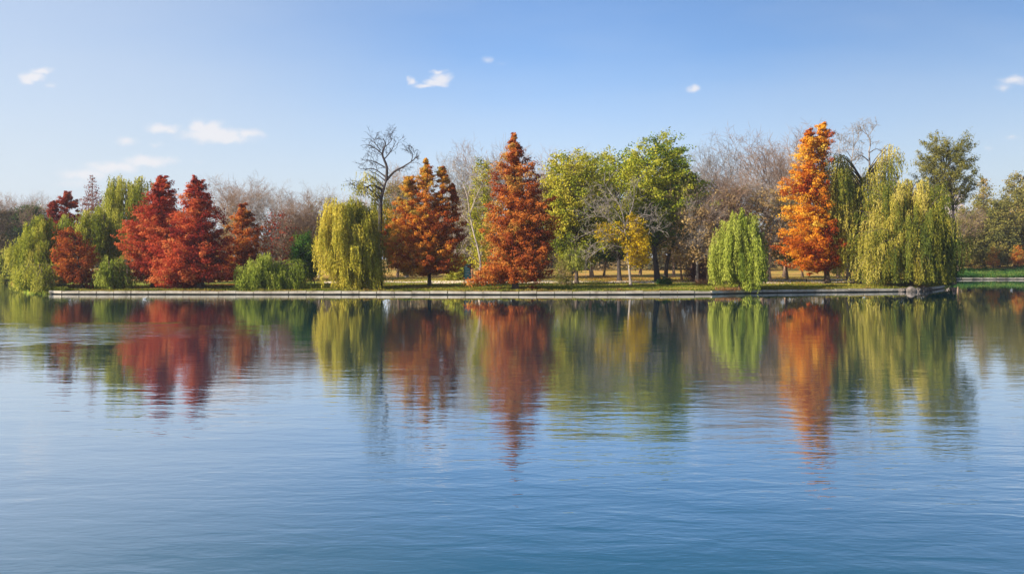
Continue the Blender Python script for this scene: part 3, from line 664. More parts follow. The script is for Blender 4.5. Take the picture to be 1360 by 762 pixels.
GRN = dict(rise=0.75, s=0.95, nl=46, leaf=(0.19, 0.12), flat=0.55, inner=0.5, fan=0.3, sag=0.06, br=0.06, depth=0.9)
make_tree('locust_tree', 'yellow-green leafy tree beside the shaded flank of the big rust cypress', 'tree', 18, 132, [(766, 375), (765, 330), (760, 260), (758, 225)],
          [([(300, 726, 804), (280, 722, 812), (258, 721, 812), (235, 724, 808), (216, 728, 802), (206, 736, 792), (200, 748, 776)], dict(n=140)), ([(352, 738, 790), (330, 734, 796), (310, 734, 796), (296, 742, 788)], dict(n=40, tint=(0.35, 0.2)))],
          'yellowgreen', r0=0.28, **GRN, tint=(0.62, 0.22), gaps=0.04, tf=lambda u, v, p: -0.12 * u + 0.15 * (v - 0.5))
make_tree('locust_tree', 'mid-green tree with a dark trunk between the yellow-green and the tallest green tree', 'tree', 19, 146, [(823, 370), (821, 330), (818, 260), (818, 220)],
          [([(325, 788, 850), (300, 784, 858), (270, 782, 860), (240, 784, 858), (216, 788, 854), (205, 798, 844), (197, 810, 832)], dict(n=150))],
          'leafgreen', r0=0.35, bark=DARKBARK, **GRN, tint=(0.62, 0.22), gaps=0.04, tf=lambda u, v, p: -0.12 * u)
make_tree('locust_tree', 'tallest green tree with dark spreading limbs and an open layered crown', 'tree', 20, 140, [(874, 372), (869, 330), (866, 290), (857, 255), (862, 220), (872, 196)],
          [([(278, 836, 900), (252, 830, 912), (228, 828, 920), (208, 832, 918), (193, 842, 914), (183, 854, 904), (176, 866, 892)], dict(n=140, gaps=0.12)), ([(290, 866, 932), (268, 866, 940), (250, 872, 944), (236, 884, 936), (228, 896, 918)], dict(n=62, tint=(0.7, 0.18))),
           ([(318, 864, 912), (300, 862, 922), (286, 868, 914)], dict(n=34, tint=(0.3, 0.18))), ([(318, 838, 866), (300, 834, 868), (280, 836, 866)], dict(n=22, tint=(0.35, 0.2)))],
          'leafgreen', r0=0.42, bark=DARKBARK, **dict(GRN, depth=0.8), tint=(0.55, 0.22), tf=lambda u, v, p: -0.15 * u,
          limbs=[([(866, 290), (876, 262), (892, 245), (902, 232)], 0.16, 0.05), ([(857, 255), (848, 235), (844, 218)], 0.14, 0.04), ([(862, 222), (850, 205), (848, 194)], 0.1, 0.03), ([(868, 310), (884, 290), (904, 280)], 0.14, 0.04)])
dead_tree('bare_tree', 'dark leaning trunk forking beside the tallest green tree', 23, 147, [(884, 371), (886, 350), (892, 328), (902, 308), (909, 298)], 0.36,
          [([(892, 328), (900, 330), (907, 320), (913, 305)], 0.12, 0.04), ([(909, 298), (915, 285), (914, 268)], 0.14, 0.04), ([(905, 304), (917, 298), (928, 296)], 0.12, 0.04)], DARKBARK, nk=8, Ls=1.6)
dead_tree('ash_tree', 'grey dying tree with long bare arching branches and a cluster of lemon-yellow leaves', 24, 125, [(838, 380), (835, 350), (832, 325), (829, 300)], 0.2,
          [([(831, 322), (815, 300), (800, 284), (784, 274)], 0.09, 0.03), ([(830, 312), (812, 305), (790, 306), (772, 314)], 0.09, 0.03), ([(830, 300), (824, 275), (810, 255), (802, 242)], 0.09, 0.03), ([(832, 330), (810, 326), (792, 334), (776, 346)], 0.08, 0.03),
           ([(830, 305), (846, 296), (866, 302), (882, 308)], 0.09, 0.03), ([(832, 318), (812, 316), (796, 320), (780, 330)], 0.08, 0.03), ([(830, 302), (838, 280), (842, 262), (842, 248)], 0.08, 0.03), ([(831, 310), (806, 290), (786, 288), (768, 294)], 0.08, 0.03),
           ([(830, 304), (850, 288), (862, 286), (872, 294)], 0.07, 0.03), ([(829, 298), (816, 278), (796, 262), (784, 258)], 0.08, 0.03)],
          GREYTWIG, [([(350, 836, 864), (332, 828, 866), (312, 826, 864), (295, 830, 856), (284, 838, 850)], 'branch', dict(n=44, rise=0.8, s=0.5, nl=22, leaf=(0.16, 0.1), flat=0.8, tint=(0.55, 0.25), gaps=0.05)),
                     ([(322, 788, 826), (308, 784, 828), (296, 796, 824)], 'branch', dict(n=16, rise=0.3, s=0.35, nl=9, leaf=(0.15, 0.09), tint=(0.3, 0.2)))], 'lemon', nk=11, Ls=1.9)
make_tree('young_willow', 'slim young tree with pale yellow-green drooping sprays near the shaded lawn', 'tree', 25, 126, [(760, 380), (760, 360), (759, 338)],
          [[(362, 744, 778), (350, 742, 780), (338, 745, 776), (326, 752, 768)]], 'palesprig', r0=0.1, bark=DARKBARK, style='willow', n=40, ns=9, L=(0.2, 0.6), top=0.2, tint=(0.6, 0.2))
make_tree('twiggy_shrub', 'grey-green twiggy shrub on the lawn below the slim young tree', 'shrub', 26, 122, [(748, 381), (748, 372), (747, 355)],
          [[(381, 736, 762), (366, 734, 762), (350, 738, 758), (342, 744, 752)]], 'oliveoak', r0=0.05, bark=TWIG, n=60, rise=1.0, s=0.35, nl=12, leaf=(0.12, 0.05), tint=(0.35, 0.25))

# right of the middle
make_tree('weeping_willow', 'pale green fountain-shaped willow with long strands reaching the water', 'willow tree', 27, 115, [(985, 386), (984, 340), (982, 292)],
          [([(375, 950, 1018), (350, 948, 1018), (325, 950, 1016), (305, 956, 1014), (292, 962, 1008), (283, 968, 1000), (276, 975, 986)], dict(n=84, L=(0.45, 0.95), dy=1)),
           ([(376, 938, 972), (350, 938, 972), (328, 940, 974), (312, 946, 972), (304, 952, 966)], dict(n=26, L=(0.6, 0.95), dy=-0.5)),
           ([(384, 960, 990), (350, 960, 992), (320, 962, 992), (302, 966, 988), (290, 970, 984)], dict(n=26, L=(0.6, 0.98), dy=-2.6)),
           ([(378, 1002, 1022), (350, 1002, 1024), (325, 1002, 1024), (306, 1004, 1018)], dict(n=12, L=(0.4, 0.9), dy=0.6, tint=(0.35, 0.2))),
           ([(391, 996, 1012), (360, 995, 1014), (330, 995, 1014), (312, 999, 1010)], dict(n=14, L=(0.8, 1.0), dy=-4.4, zmin=0.05))],
          'greenwillow', r0=0.4, style='willow', ns=15, top=0.75, tint=(0.74, 0.22), tf=lambda u, v, p: -0.2 * u, shell=0.45, zmin=0.95, spread=0.4)
make_tree('cypress_tree', 'tallest flame-orange cypress with twin tops on a bare lower trunk', 'cypress tree', 28, 132, [(1099, 374), (1096, 330), (1093, 260), (1092, 165)],
          [([(352, 1040, 1114), (340, 1031, 1118), (318, 1029, 1118), (295, 1036, 1108), (270, 1036, 1104), (250, 1040, 1100), (230, 1050, 1098), (205, 1068, 1104), (190, 1074, 1107), (176, 1082, 1103), (164, 1089, 1097)], dict(n=215)),
           ([(255, 1034, 1078), (235, 1044, 1080), (215, 1052, 1084), (195, 1058, 1086), (182, 1066, 1082), (175, 1070, 1077)], dict(n=75, leader=[(1093, 275), (1074, 225), (1073, 177)], dy=-0.8, tint=(0.6, 0.16))),
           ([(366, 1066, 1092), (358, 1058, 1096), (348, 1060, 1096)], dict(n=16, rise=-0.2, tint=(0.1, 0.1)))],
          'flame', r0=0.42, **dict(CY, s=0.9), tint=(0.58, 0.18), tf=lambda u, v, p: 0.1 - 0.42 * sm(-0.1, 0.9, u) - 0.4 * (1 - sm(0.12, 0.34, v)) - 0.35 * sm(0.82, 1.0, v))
dead_tree('bare_tree', 'dead tree with a thin crooked top rising behind the straw-coloured willow', 29, 150, [(1155, 372), (1156, 300), (1155, 222), (1154, 200)], 0.3,
          [([(1154, 202), (1156, 188), (1150, 176), (1147, 168)], 0.13, 0.04), ([(1155, 215), (1143, 206), (1134, 212), (1126, 216)], 0.12, 0.04), ([(1155, 203), (1164, 198), (1172, 202)], 0.11, 0.03), ([(1152, 182), (1158, 174), (1160, 168)], 0.07, 0.03),
           ([(1150, 178), (1144, 172), (1142, 168)], 0.06, 0.02)], GREYTWIG, nk=6, Ls=1.3)
dead_tree('bare_tree', 'bare twiggy tree top between the flame-orange cypress and the thin crooked dead tree', 30, 148, [(1126, 372), (1126, 300), (1127, 230)], 0.26,
          [([(1127, 235), (1132, 208), (1134, 188), (1132, 172)], 0.13, 0.03), ([(1127, 240), (1118, 215), (1114, 196), (1118, 182)], 0.1, 0.03), ([(1131, 210), (1122, 196), (1120, 184)], 0.08, 0.02), ([(1133, 196), (1140, 184), (1140, 176)], 0.07, 0.02),
           ([(1127, 232), (1138, 214), (1146, 204)], 0.09, 0.02)], GREYTWIG, nk=10, Ls=1.5)
make_tree('weeping_willow', 'bright yellow-green willow curtain behind the trunk of the flame-orange cypress', 'willow tree', 31, 150, [(1128, 372), (1127, 340), (1126, 270)],
          [[(368, 1094, 1150), (340, 1096, 1154), (310, 1098, 1154), (280, 1100, 1156), (262, 1104, 1150), (250, 1114, 1140)]], 'limewillow', r0=0.4, style='willow', n=80, ns=14, L=(0.25, 0.5), top=0.1, tint=(0.7, 0.18))
make_tree('weeping_willow', 'straw-coloured willow with an airy top overlapping the flame-orange cypress', 'willow tree', 32, 137, [(1140, 376), (1140, 320), (1146, 240)],
          [([(330, 1104, 1190), (300, 1100, 1200), (270, 1102, 1205), (245, 1108, 1205), (228, 1116, 1196), (218, 1130, 1180)], dict(n=120)), ([(310, 1096, 1130), (280, 1092, 1130), (248, 1088, 1126), (230, 1086, 1124), (212, 1090, 1122), (202, 1098, 1114)], dict(n=64, zmin=wz(335, 137), tint=(0.6, 0.15), dy=-5, L=(0.2, 0.6))),
           ([(235, 1160, 1206), (215, 1166, 1206), (200, 1178, 1204), (190, 1184, 1198)], dict(n=34, gaps=0.2, tint=(0.55, 0.2), L=(0.2, 0.6)))],
          'strawwillow', r0=0.5, style='willow', ns=13, L=(0.15, 0.45), top=0.05, tint=(0.5, 0.22), zmin=wz(345, 137), tf=lambda u, v, p: -0.15 * u)
make_tree('weeping_willow', 'huge olive-gold willow filling the tip of the bank above the rocks', 'willow tree', 33, 126, [(1212, 384), (1210, 330), (1205, 260)],
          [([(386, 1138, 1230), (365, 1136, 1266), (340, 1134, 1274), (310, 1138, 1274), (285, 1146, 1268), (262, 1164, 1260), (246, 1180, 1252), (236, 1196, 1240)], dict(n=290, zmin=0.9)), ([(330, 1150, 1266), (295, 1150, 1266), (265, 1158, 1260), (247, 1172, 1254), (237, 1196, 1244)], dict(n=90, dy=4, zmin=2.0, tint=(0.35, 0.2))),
           ([(300, 1110, 1180), (275, 1120, 1190), (255, 1132, 1196), (240, 1146, 1190)], dict(n=50, dy=5, zmin=2.5)),
           ([(388, 1136, 1176), (350, 1136, 1180), (320, 1142, 1178), (305, 1150, 1170)], dict(n=40, dy=-5, zmin=0.5, tint=(0.75, 0.15)))],
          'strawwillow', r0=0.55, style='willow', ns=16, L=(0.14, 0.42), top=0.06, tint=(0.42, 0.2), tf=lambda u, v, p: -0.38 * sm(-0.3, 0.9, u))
make_tree('willow_tree', 'dark-trunked tree with a loose drooping olive crown high above the huge willow', 'tree', 34, 152, [(1266, 372), (1266, 300), (1264, 262), (1256, 225)],
          [[(268, 1238, 1284), (252, 1222, 1290), (228, 1208, 1296), (210, 1210, 1295), (194, 1220, 1292), (182, 1232, 1284), (174, 1244, 1270)]], 'olivewillow', r0=0.4, bark=DARKBARK, n=130, rise=0.8, s=0.85, nl=60, leaf=(0.2, 0.06), flat=0.75, inner=0.4, fan=0.35, tuft=True, sp=1.1, gaps=0.15, rough=0.4, tint=(0.5, 0.25), tf=lambda u, v, p: -0.2 * u)
make_tree('dark_shrub', 'dark green shrub in the shade at the tip of the bank beside the water', 'shrub', 35, 139, [(1246, 380), (1246, 372), (1246, 350)],
          [[(380, 1226, 1264), (360, 1224, 1270), (342, 1228, 1270), (322, 1236, 1266), (310, 1244, 1260)]], 'bush', r0=0.08, n=120, rise=0.8, s=0.5, nl=30, leaf=(0.14, 0.08), tint=(0.2, 0.15))
make_tree('purple_shrub', 'leafless purple-brown shrub on the lawn beside the pale green fountain-shaped willow', 'shrub', 36, 142, [(928, 376), (928, 366), (928, 345)],
          [[(374, 908, 944), (358, 906, 948), (344, 912, 944), (334, 922, 936)]], 'plum', r0=0.06, bark=PURPTWIG, n=120, rise=1.1, s=0.4, nl=16, leaf=(0.16, 0.03), flat=0.9, tint=(0.4, 0.25), br=0.03)
make_tree('low_bush', 'low rounded dark green bush at the foot of the twin dark trunks', 'bush', 37, 128, [(884, 380), (884, 376), (884, 371)],
          [[(380, 874, 893), (374, 873, 894), (368, 878, 889)]], 'bush', r0=0.05, n=34, rise=0.6, s=0.32, nl=30, leaf=(0.10, 0.06), tint=(0.3, 0.15))
make_tree('low_bush', 'yellow-green leafy bush behind the dark green notice board', 'bush', 38, 146, [(606, 374), (606, 366), (606, 352)],
          [[(374, 594, 618), (362, 592, 622), (350, 594, 622), (340, 600, 616)]], 'limewillow', r0=0.06, n=60, rise=0.8, s=0.45, nl=30, leaf=(0.15, 0.08), tint=(0.45, 0.2))
make_tree('low_bush', 'scrubby olive bush at the water edge below the yellow willow', 'bush', 39, 112.5, [(74, 388), (74, 384), (75, 376)],
          [[(390, 64, 88), (382, 62, 90), (374, 68, 84), (368, 72, 80)]], 'olivewillow', r0=0.05, n=40, rise=0.6, s=0.4, nl=26, leaf=(0.12, 0.06), tint=(0.6, 0.2))

# ---------------------------------------------------------------- trees farther back
def proto(seed, H, P, r0, bark):
    rng = np.random.default_rng(seed); wd, cr = Wood(), Wood()
    grow_main(rng, wd, cr, H, P, r0)
    return wd.mesh('trunk'), cr.mesh('crown', k=3), bark
def grow_main(rng, wd, cr, H, P, r0):
    p = np.array([0, 0, -0.1]); d = UP.copy(); tr = [p]
    for i in range(6):
        d = d + rng.normal(0, 0.05, 3); d /= np.linalg.norm(d); p = p + d * H * 0.11; tr.append(p)
    tr = np.array(tr); wd.tube(tr, r0, r0 * 0.35, 8, 0.5)
    for j in range(13):
        f = rng.uniform(0.32, 1.0) if j > 2 else 1.0; b = np.array([np.interp(f, np.linspace(0, 1, 7), tr[:, k]) for k in range(3)])
        th = j * 2.4 + rng.uniform(0, 0.6); an = rng.uniform(0.25, 0.75) if f > 0.7 else rng.uniform(0.6, 1.05)
        dd = np.array([math.cos(th) * math.sin(an), math.sin(th) * math.sin(an), math.cos(an)])
        grow(rng, cr, b, dd, H * rng.uniform(0.26, 0.36) * (1.1 if f > 0.7 else 0.9), r0 * 0.36, 1, P)
BP = dict(BARE); BP['wob'] = 0.10; BP['kids'] = [8, 8, 7, 5, 0]
PROTO = [proto(101, 16, BP, 0.24, TWIG), proto(102, 16, BP, 0.22, TWIG), proto(103, 16, dict(BP, wob=0.11), 0.26, GREYTWIG)]


def back_tree(px, top, D, k, rot, label, group=None, wide=1.0, name='bare_tree', leaf=None, seed=0, lden=12):
    """a bare tree far back; with leaf, thin foliage is left in its crown"""
    tm, cm, bark = PROTO[k]; g = gz(px, D); H = wz(top, D) - g
    root = thing(name, (wx(px, D), D, g), label, 'bare tree' if leaf is None else 'tree', group)
    s = H / 16.4
    t = link('trunk', tm, bark, root); c = link('crown' if leaf is None else 'branches', cm, bark, root)
    for o in (t, c): o.scale = (s * wide, s * wide, s); o.rotation_euler = (0, 0, rot)
    if leaf is not None:
        rng = np.random.default_rng(seed + 500); lv = Leaves(); n = int((150 if lden < 20 else 300) * wide)
        w_ = rng.uniform(0, 1, n); z = H * (0.28 + 0.70 * w_); rr = H * 0.30 * wide * np.sqrt(np.clip(1 - ((w_ - 0.42) / 0.60) ** 2, 0.02, 1)) * np.sqrt(rng.uniform(0.12, 1, n)); th = rng.uniform(0, 6.283, n)
        cen = np.stack([rr * np.cos(th), rr * np.sin(th), z], -1)
        puff_leaves(rng, lv, cen, np.stack([np.cos(th), np.sin(th), 0.3 + 0 * th], -1), rng.uniform(0.6, 1.3, n) * H / 16, lden, (0.22, 0.14), 0.7, np.clip(rng.normal(0.5, 0.25, n), 0, 1))
        link('crown', lv.mesh('crown'), leafm(leaf), root)
    return root

GB = 'bare brown trees behind the bank'
GF = 'trees of the far wood'
back = [
    (300, 262, 150, 0, .3, 'bare brown tree showing above the gap between the broad red and the shorter rust cypress', GB, 1.2),
    (336, 258, 160, 1, 1.3, 'bare brown tree standing tall right behind the shorter rust cypress', GB, 1.2),
    (356, 264, 152, 2, 2.4, 'bare greyish tree behind the wide willow shrub, taller than its reddish neighbour', GB, 1.1),
    (404, 272, 158, 1, 4.0, 'bare brown tree behind the small dark green leafy tree', GB, 1.2),
    (606, 232, 152, 2, 5.0, 'bare grey tree peeping out behind the shaded side of the orange cypress', GB, 0.9),
    (716, 232, 176, 0, 2.2, 'bare tree behind the shaded flank of the big rust cypress', GB, 0.9),
    (918, 238, 166, 0, 0.9, 'bare brown tree touching the edge of the tallest green tree', GB, 1.1),
    (960, 214, 160, 2, 3.3, 'bare tree with a rounded twig dome behind the pale green fountain willow', GB, 1.0),
    (1010, 203, 168, 1, 5.2, 'tallest bare tree of the brown thicket, with a broad fan of twigs', GB, 1.25),
    (1042, 212, 178, 0, 1.9, 'bare tree half hidden by the flame-orange cypress', GB, 1.0),
    (940, 262, 140, 1, 2.9, 'low bare brown tree behind the purple-brown shrub', GB, 1.3),
    (895, 262, 185, 1, 0.2, 'bare brown tree seen far behind the twin dark trunks', GB, 1.2),
    (1288, 288, 240, 0, 0.5, 'bare brownish tree beside the pale tower', GB, 1.1),
]
for (px, top, D, k, rot, label, grp, wide) in back: back_tree(px, top, D, k, rot, label, grp, wide)
for i, (px, top, D, k, rot, label, grp, wide, leaf, den) in enumerate([
    (372, 280, 148, 0, 1.0, 'thin reddish-brown tree with few leaves left, behind the wide willow shrub', GB, 1.0, 'maroon', 6),
    (424, 266, 168, 2, 0.4, 'sparse grey-olive tree beside the golden-green willow', GB, 1.0, 'oliveoak', 7),
    (986, 248, 146, 1, 0.7, 'thin olive-yellow tree right above the dome of the pale green fountain willow', None, 1.0, 'olivewillow', 18),
    (1046, 262, 152, 0, 4.1, 'olive-yellow tree between the fountain willow and the flame-orange cypress', None, 1.1, 'olivewillow', 20),
    (660, 216, 165, 1, 3.0, 'olive leafy tree behind the rust cypress', None, 0.9, 'oliveoak', 14),
    (786, 232, 172, 0, 5.5, 'green tree in the dim row behind the grey dying tree', None, 1.2, 'leafgreen', 24),
    (745, 250, 185, 1, 2.0, 'dull green tree seen through the gap beside the slim young tree', None, 1.3, 'bush', 24),
    (850, 272, 200, 0, 1.0, 'dull olive tree far behind the lemon-yellow leaves', None, 1.3, 'oliveoak', 22),
    (540, 262, 176, 2, 1.5, 'olive-brown tree behind the orange cypress', None, 1.2, 'oliveoak', 18),
    (470, 272, 182, 0, 2.5, 'dull green tree behind the golden-green willow', None, 1.2, 'bush', 22),
    (580, 284, 190, 1, 3.5, 'low olive tree far behind the clear trunk of the orange cypress', None, 1.3, 'oliveoak', 20),
    (1180, 268, 180, 1, 0.0, 'olive tree hidden deep behind the huge willow', None, 1.4, 'oliveoak', 22),
    (1240, 282, 196, 2, 2.0, 'olive-brown tree behind the tip of the bank', None, 1.3, 'oliveoak', 22),
    (120, 296, 165, 0, 2.0, 'dull olive tree behind the slender half-bare conifer', None, 1.4, 'duskwood', 22),
    (232, 282, 165, 1, 1.0, 'dusky tree behind the two red cypresses', None, 1.4, 'duskwood', 22),
    (925, 276, 137, 2, 0.2, 'low tan-leaved tree of the thicket behind the purple-brown shrub', GB, 1.2, 'tanleaf', 15),
    (955, 252, 139, 0, 1.2, 'thin-leaved brown tree in front of the rounded twig dome', GB, 1.1, 'tanleaf', 12),
    (1022, 250, 141, 2, 2.6, 'brownish tree with a few tan leaves over the shoulder of the fountain willow', GB, 1.1, 'tanleaf', 17),
    (906, 292, 150, 1, 2.0, 'low brown thicket tree seen beyond the dark leaning trunk', GB, 1.3, 'tanleaf', 9),
    (318, 290, 146, 2, 0.9, 'low brown tree with scraps of leaf between the shorter rust cypress and the shrub', GB, 1.2, 'tanleaf', 7),
    (396, 300, 152, 0, 2.9, 'low tan tree behind the small dark green leafy tree', GB, 1.3, 'tanleaf', 9),
    (410, 286, 160, 0, 5.1, 'tan tree with thin leaves just clear of the golden-green willow', GB, 1.2, 'tanleaf', 14),
    (528, 244, 172, 1, 4.4, 'olive tree in the gap between the old dark-limbed tree and the orange cypress', None, 1.0, 'oliveoak', 22),
    (626, 250, 168, 0, 2.4, 'yellowish olive tree behind the whitish leaning trunk', None, 1.1, 'oliveoak', 22),
    (1112, 246, 172, 0, 1.4, 'yellow-olive tree closing the gap beside the flame-orange cypress', None, 1.1, 'olivewillow', 24),
    (1272, 292, 222, 1, 2.9, 'olive tree behind the bare lower trunk of the loose drooping crown', None, 1.3, 'oliveoak', 24),
    (616, 296, 160, 1, 0.6, 'olive undergrowth tree behind the notice board', None, 1.3, 'oliveoak', 20),
    (708, 300, 168, 2, 0.6, 'olive undergrowth tree at the shaded flank of the big rust cypress', None, 1.3, 'oliveoak', 20),
    (802, 292, 184, 1, 4.6, 'dark green tree low behind the bare arching branches', None, 1.4, 'bush', 24),
    (1066, 296, 176, 0, 3.6, 'olive undergrowth tree behind the bare lower trunk of the flame-orange cypress', None, 1.4, 'oliveoak', 22),
    (-22, 272, 200, 0, 0.3, 'dusky brown tree cut by the picture edge in the far wood', GF, 1.2, 'duskwood', 26),
    (2, 280, 196, 1, 1.1, 'dusky olive tree in the far wood above the pale shrubs', GF, 1.1, 'duskwood', 28),
    (20, 281, 206, 0, 2.1, 'grey-brown tree in the middle of the far wood across the water', GF, 1.1, 'duskwood', 24),
    (40, 274, 198, 1, 3.3, 'darkest pointed tree of the far wood, next to the yellow willow', GF, 0.9, 'bush', 30),
    (60, 276, 212, 2, 4.0, 'pale brown tree of the far wood behind the yellow willow top', GF, 1.0, 'tanleaf', 12),
]): back_tree(px, top, D, k, rot, label, grp, wide, 'woodland_tree', leaf, 40 + i, den)

OAK = dict(r0=0.35, n=120, rise=0.7, s=1.3, nl=46, leaf=(0.26, 0.17), flat=0.7, inner=0.35, fan=0.3, group=GF, tint=(0.5, 0.24), gaps=0.08)
make_tree('woodland_tree', 'olive tree on the far bank next to the huge willow', 'tree', 70, 236, [(1280, 360), (1280, 320), (1281, 290)], [[(352, 1262, 1298), (330, 1258, 1304), (305, 1260, 1302), (288, 1266, 1296), (276, 1274, 1288)]], 'oliveoak', **OAK)
make_tree('woodland_tree', 'tall olive tree with a thin pointed top on the far bank', 'tree', 71, 244, [(1307, 360), (1307, 310), (1306, 245)], [[(345, 1288, 1326), (320, 1284, 1328), (295, 1286, 1326), (272, 1292, 1322), (252, 1298, 1316), (236, 1303, 1310)]], 'oliveoak', **OAK)
make_tree('woodland_tree', 'rounded olive-green tree on the far bank between two taller ones', 'tree', 72, 233, [(1327, 360), (1327, 320), (1327, 275)], [[(352, 1308, 1346), (330, 1304, 1350), (305, 1306, 1348), (282, 1310, 1344), (265, 1318, 1338)]], 'oliveoak', **dict(OAK, tint=(0.35, 0.2)))
make_tree('woodland_tree', 'tallest full olive tree on the far bank, at the picture edge', 'tree', 73, 246, [(1348, 360), (1348, 310), (1347, 240)], [[(345, 1326, 1370), (315, 1322, 1376), (285, 1324, 1374), (260, 1328, 1370), (242, 1334, 1362), (230, 1342, 1354)]], 'oliveoak', **dict(OAK, n=150))
make_tree('woodland_tree', 'olive tree on the far bank cut off by the picture edge', 'tree', 74, 238, [(1384, 360), (1384, 310), (1384, 250)], [[(350, 1360, 1408), (315, 1354, 1412), (280, 1356, 1412), (250, 1364, 1404), (232, 1374, 1394)]], 'oliveoak', **OAK)
make_tree('low_bush', 'pale yellow-green shrub at the foot of the far wood beside the yellow willow', 'bush', 60, 172.8, [(14, 374), (14, 366), (14, 350)], [[(379, -2, 34), (370, -2, 36), (360, -2, 30), (345, 0, 26), (332, 6, 20)]], 'limewillow', r0=0.08, n=120, rise=0.8, s=0.7, nl=30, leaf=(0.22, 0.12), tint=(0.5, 0.2))
make_tree('low_bush', 'green shrub at the foot of the far wood, cut by the picture edge', 'bush', 61, 172.8, [(-14, 374), (-14, 366), (-14, 350)], [[(379, -40, 8), (368, -38, 6), (358, -36, 6), (342, -30, 2), (330, -20, -6)]], 'yellowgreen', r0=0.08, n=120, rise=0.8, s=0.7, nl=30, leaf=(0.22, 0.12), tint=(0.4, 0.2))
make_tree('small_tree', 'small orange tree on the far bank under the rounded olive-green tree', 'tree', 62, 229, [(1319, 356), (1319, 348), (1319, 332)], [[(352, 1311, 1327), (342, 1311, 1327), (334, 1314, 1324), (326, 1317, 1321)]], 'copper', r0=0.08, n=30, rise=0.5, s=0.5, nl=14, leaf=(0.2, 0.1), tint=(0.7, 0.2))
make_tree('small_tree', 'small orange tree on the far bank by the picture edge', 'tree', 63, 228, [(1352, 356), (1352, 348), (1352, 332)], [[(350, 1343, 1361), (341, 1342, 1361), (333, 1346, 1358), (325, 1350, 1355)]], 'copper', r0=0.08, n=42, rise=0.5, s=0.5, nl=18, leaf=(0.2, 0.1), tint=(0.6, 0.2))

# far woods that close the view: nobody could count them
rng = np.random.default_rng(77); lv = Leaves()
cen, dirs = [], []
for i in range(260):
    px = rng.uniform(-200, 1560); D = rng.uniform(236, 330); H = rng.uniform(9, 16); x = wx(px, D); g = float(ground(x, D)); n = 26
    th = rng.uniform(0, 6.283, n); q = rng.uniform(0, 1, n); r = H * 0.36 * np.sqrt(1 - (q * 1.02 - 0.3) ** 2 * 1.2) * rng.uniform(0.5, 1, n)
    cen.append(np.stack([x + r * np.cos(th), D + r * np.sin(th), g + 0.3 + q * H], -1)); dirs.append(np.stack([np.cos(th), np.sin(th), 0.2 + 0 * th], -1))
cen = np.concatenate(cen); tt = np.repeat(np.clip(rng.normal(0.5, 0.3, 260), 0, 1), 26)
puff_leaves(rng, lv, cen, np.concatenate(dirs), rng.uniform(1.2, 2.2, len(cen)), 22, (0.5, 0.34), 0.7, tt)
tag(link('distant_wood', lv.mesh('distant_wood'), leafm('duskwood')), 'dim brownish wood closing the view far behind the trees', 'woodland', kind='stuff')

# ---------------------------------------------------------------- grass, litter, weeds
rng = np.random.default_rng(8)
def blades(n, pxr, tr_, h, w, tint, lean=0.35):
    px = rng.uniform(*pxr, n); t = tr_[0] + (tr_[1] - tr_[0]) * rng.uniform(0, 1, n) ** 1.4; D = shore(px) + t; x = wx(px, D)
    hh = rng.uniform(*h, n); c = np.stack([x, D, ground(x, D) + hh * 0.8], -1)
    a = norm(UP + rng.normal(0, lean, (n, 3))) * hh[:, None]; th = rng.uniform(0, 6.283, n)
    b = np.stack([np.cos(th), np.sin(th), 0 * th], -1) * rng.uniform(*w, n)[:, None]
    return c, a, b, np.clip(tint + rng.normal(0, 0.2, n) + 0.22 * np.sin(x * 0.5 + np.sin(D * 0.9) * 2), 0.02, 0.98)
lv = Leaves(); lv.add(*blades(60000, (86, 1252), (0.42, 14), (0.05, 0.15), (0.025, 0.06), 0.42)); 
kx = rng.uniform(90, 1250, 70)                                       # weeds that hang over the kerb here and there
for q_ in kx: lv.add(*blades(int(rng.uniform(15, 70)), (q_ - 4, q_ + 4), (0.1, 0.6), (0.1, 0.3), (0.03, 0.06), 0.5, 0.7))
lv.add(*blades(6000, (14, 34), (0.0, 7.0), (0.3, 0.9), (0.06, 0.14), 0.2, 0.5))
lv.add(*blades(5000, (26, 90), (0.05, 3.0), (0.1, 0.4), (0.03, 0.07), 0.4, 0.6))
lv.add(*blades(2600, (86, 1252), (0.36, 0.7), (0.1, 0.25), (0.03, 0.06), 0.5, 0.6))
lv.add(*blades(9000, (-300, 26), (0.1, 5), (0.3, 0.9), (0.08, 0.16), 0.2, 0.5)); lv.add(*blades(24000, (420, 1180), (14, 60), (0.05, 0.13), (0.04, 0.08), 0.55))
tag(link('grass', lv.mesh('grass'), leafm('grass')), 'short rough grass on the bank above the kerb', 'grass', kind='stuff')
lv = Leaves()
for (a_, b_, c_, d_, e_, f_) in ((1266, 1440, 0.5, 14, 12000, .5), (1262, 1300, 0.5, 6, 4000, .2), (1296, 1330, 3, 12, 3000, .8), (1330, 1440, 1, 9, 4000, .75), (1350, 1440, 10, 20, 2000, .4)): lv.add(*blades(e_, (a_, b_), (c_, d_), (0.12, 0.6), (0.1, 0.22), f_, 0.6))
tag(link('ground_cover', lv.mesh('ground_cover'), leafm('weeds')), 'lush green ground cover on the far bank', 'ground cover', kind='stuff')
n = 22000; k = np.array([(60, 118, 20), (105, 119, 14), (200, 117, 22), (262, 114, 26), (322, 126, 18), (570, 119, 26), (685, 112, 24), (1099, 132, 26), (800, 165, 60), (850, 150, 40)], float)
sel = k[rng.integers(0, len(k), n)]; px = sel[:, 0] + rng.normal(0, 1, n) * sel[:, 2] * 1.1; D = np.maximum(sel[:, 1] + rng.normal(0, 1, n) * sel[:, 2] * 0.16, shore(px) + 0.4); x = wx(px, D)
c = np.stack([x, D, ground(x, D) + 0.05], -1); nr = norm(UP + rng.normal(0, 0.4, (n, 3))); a = norm(np.cross(nr, rng.normal(0, 1, (n, 3))))
ok = shore(px) < 150
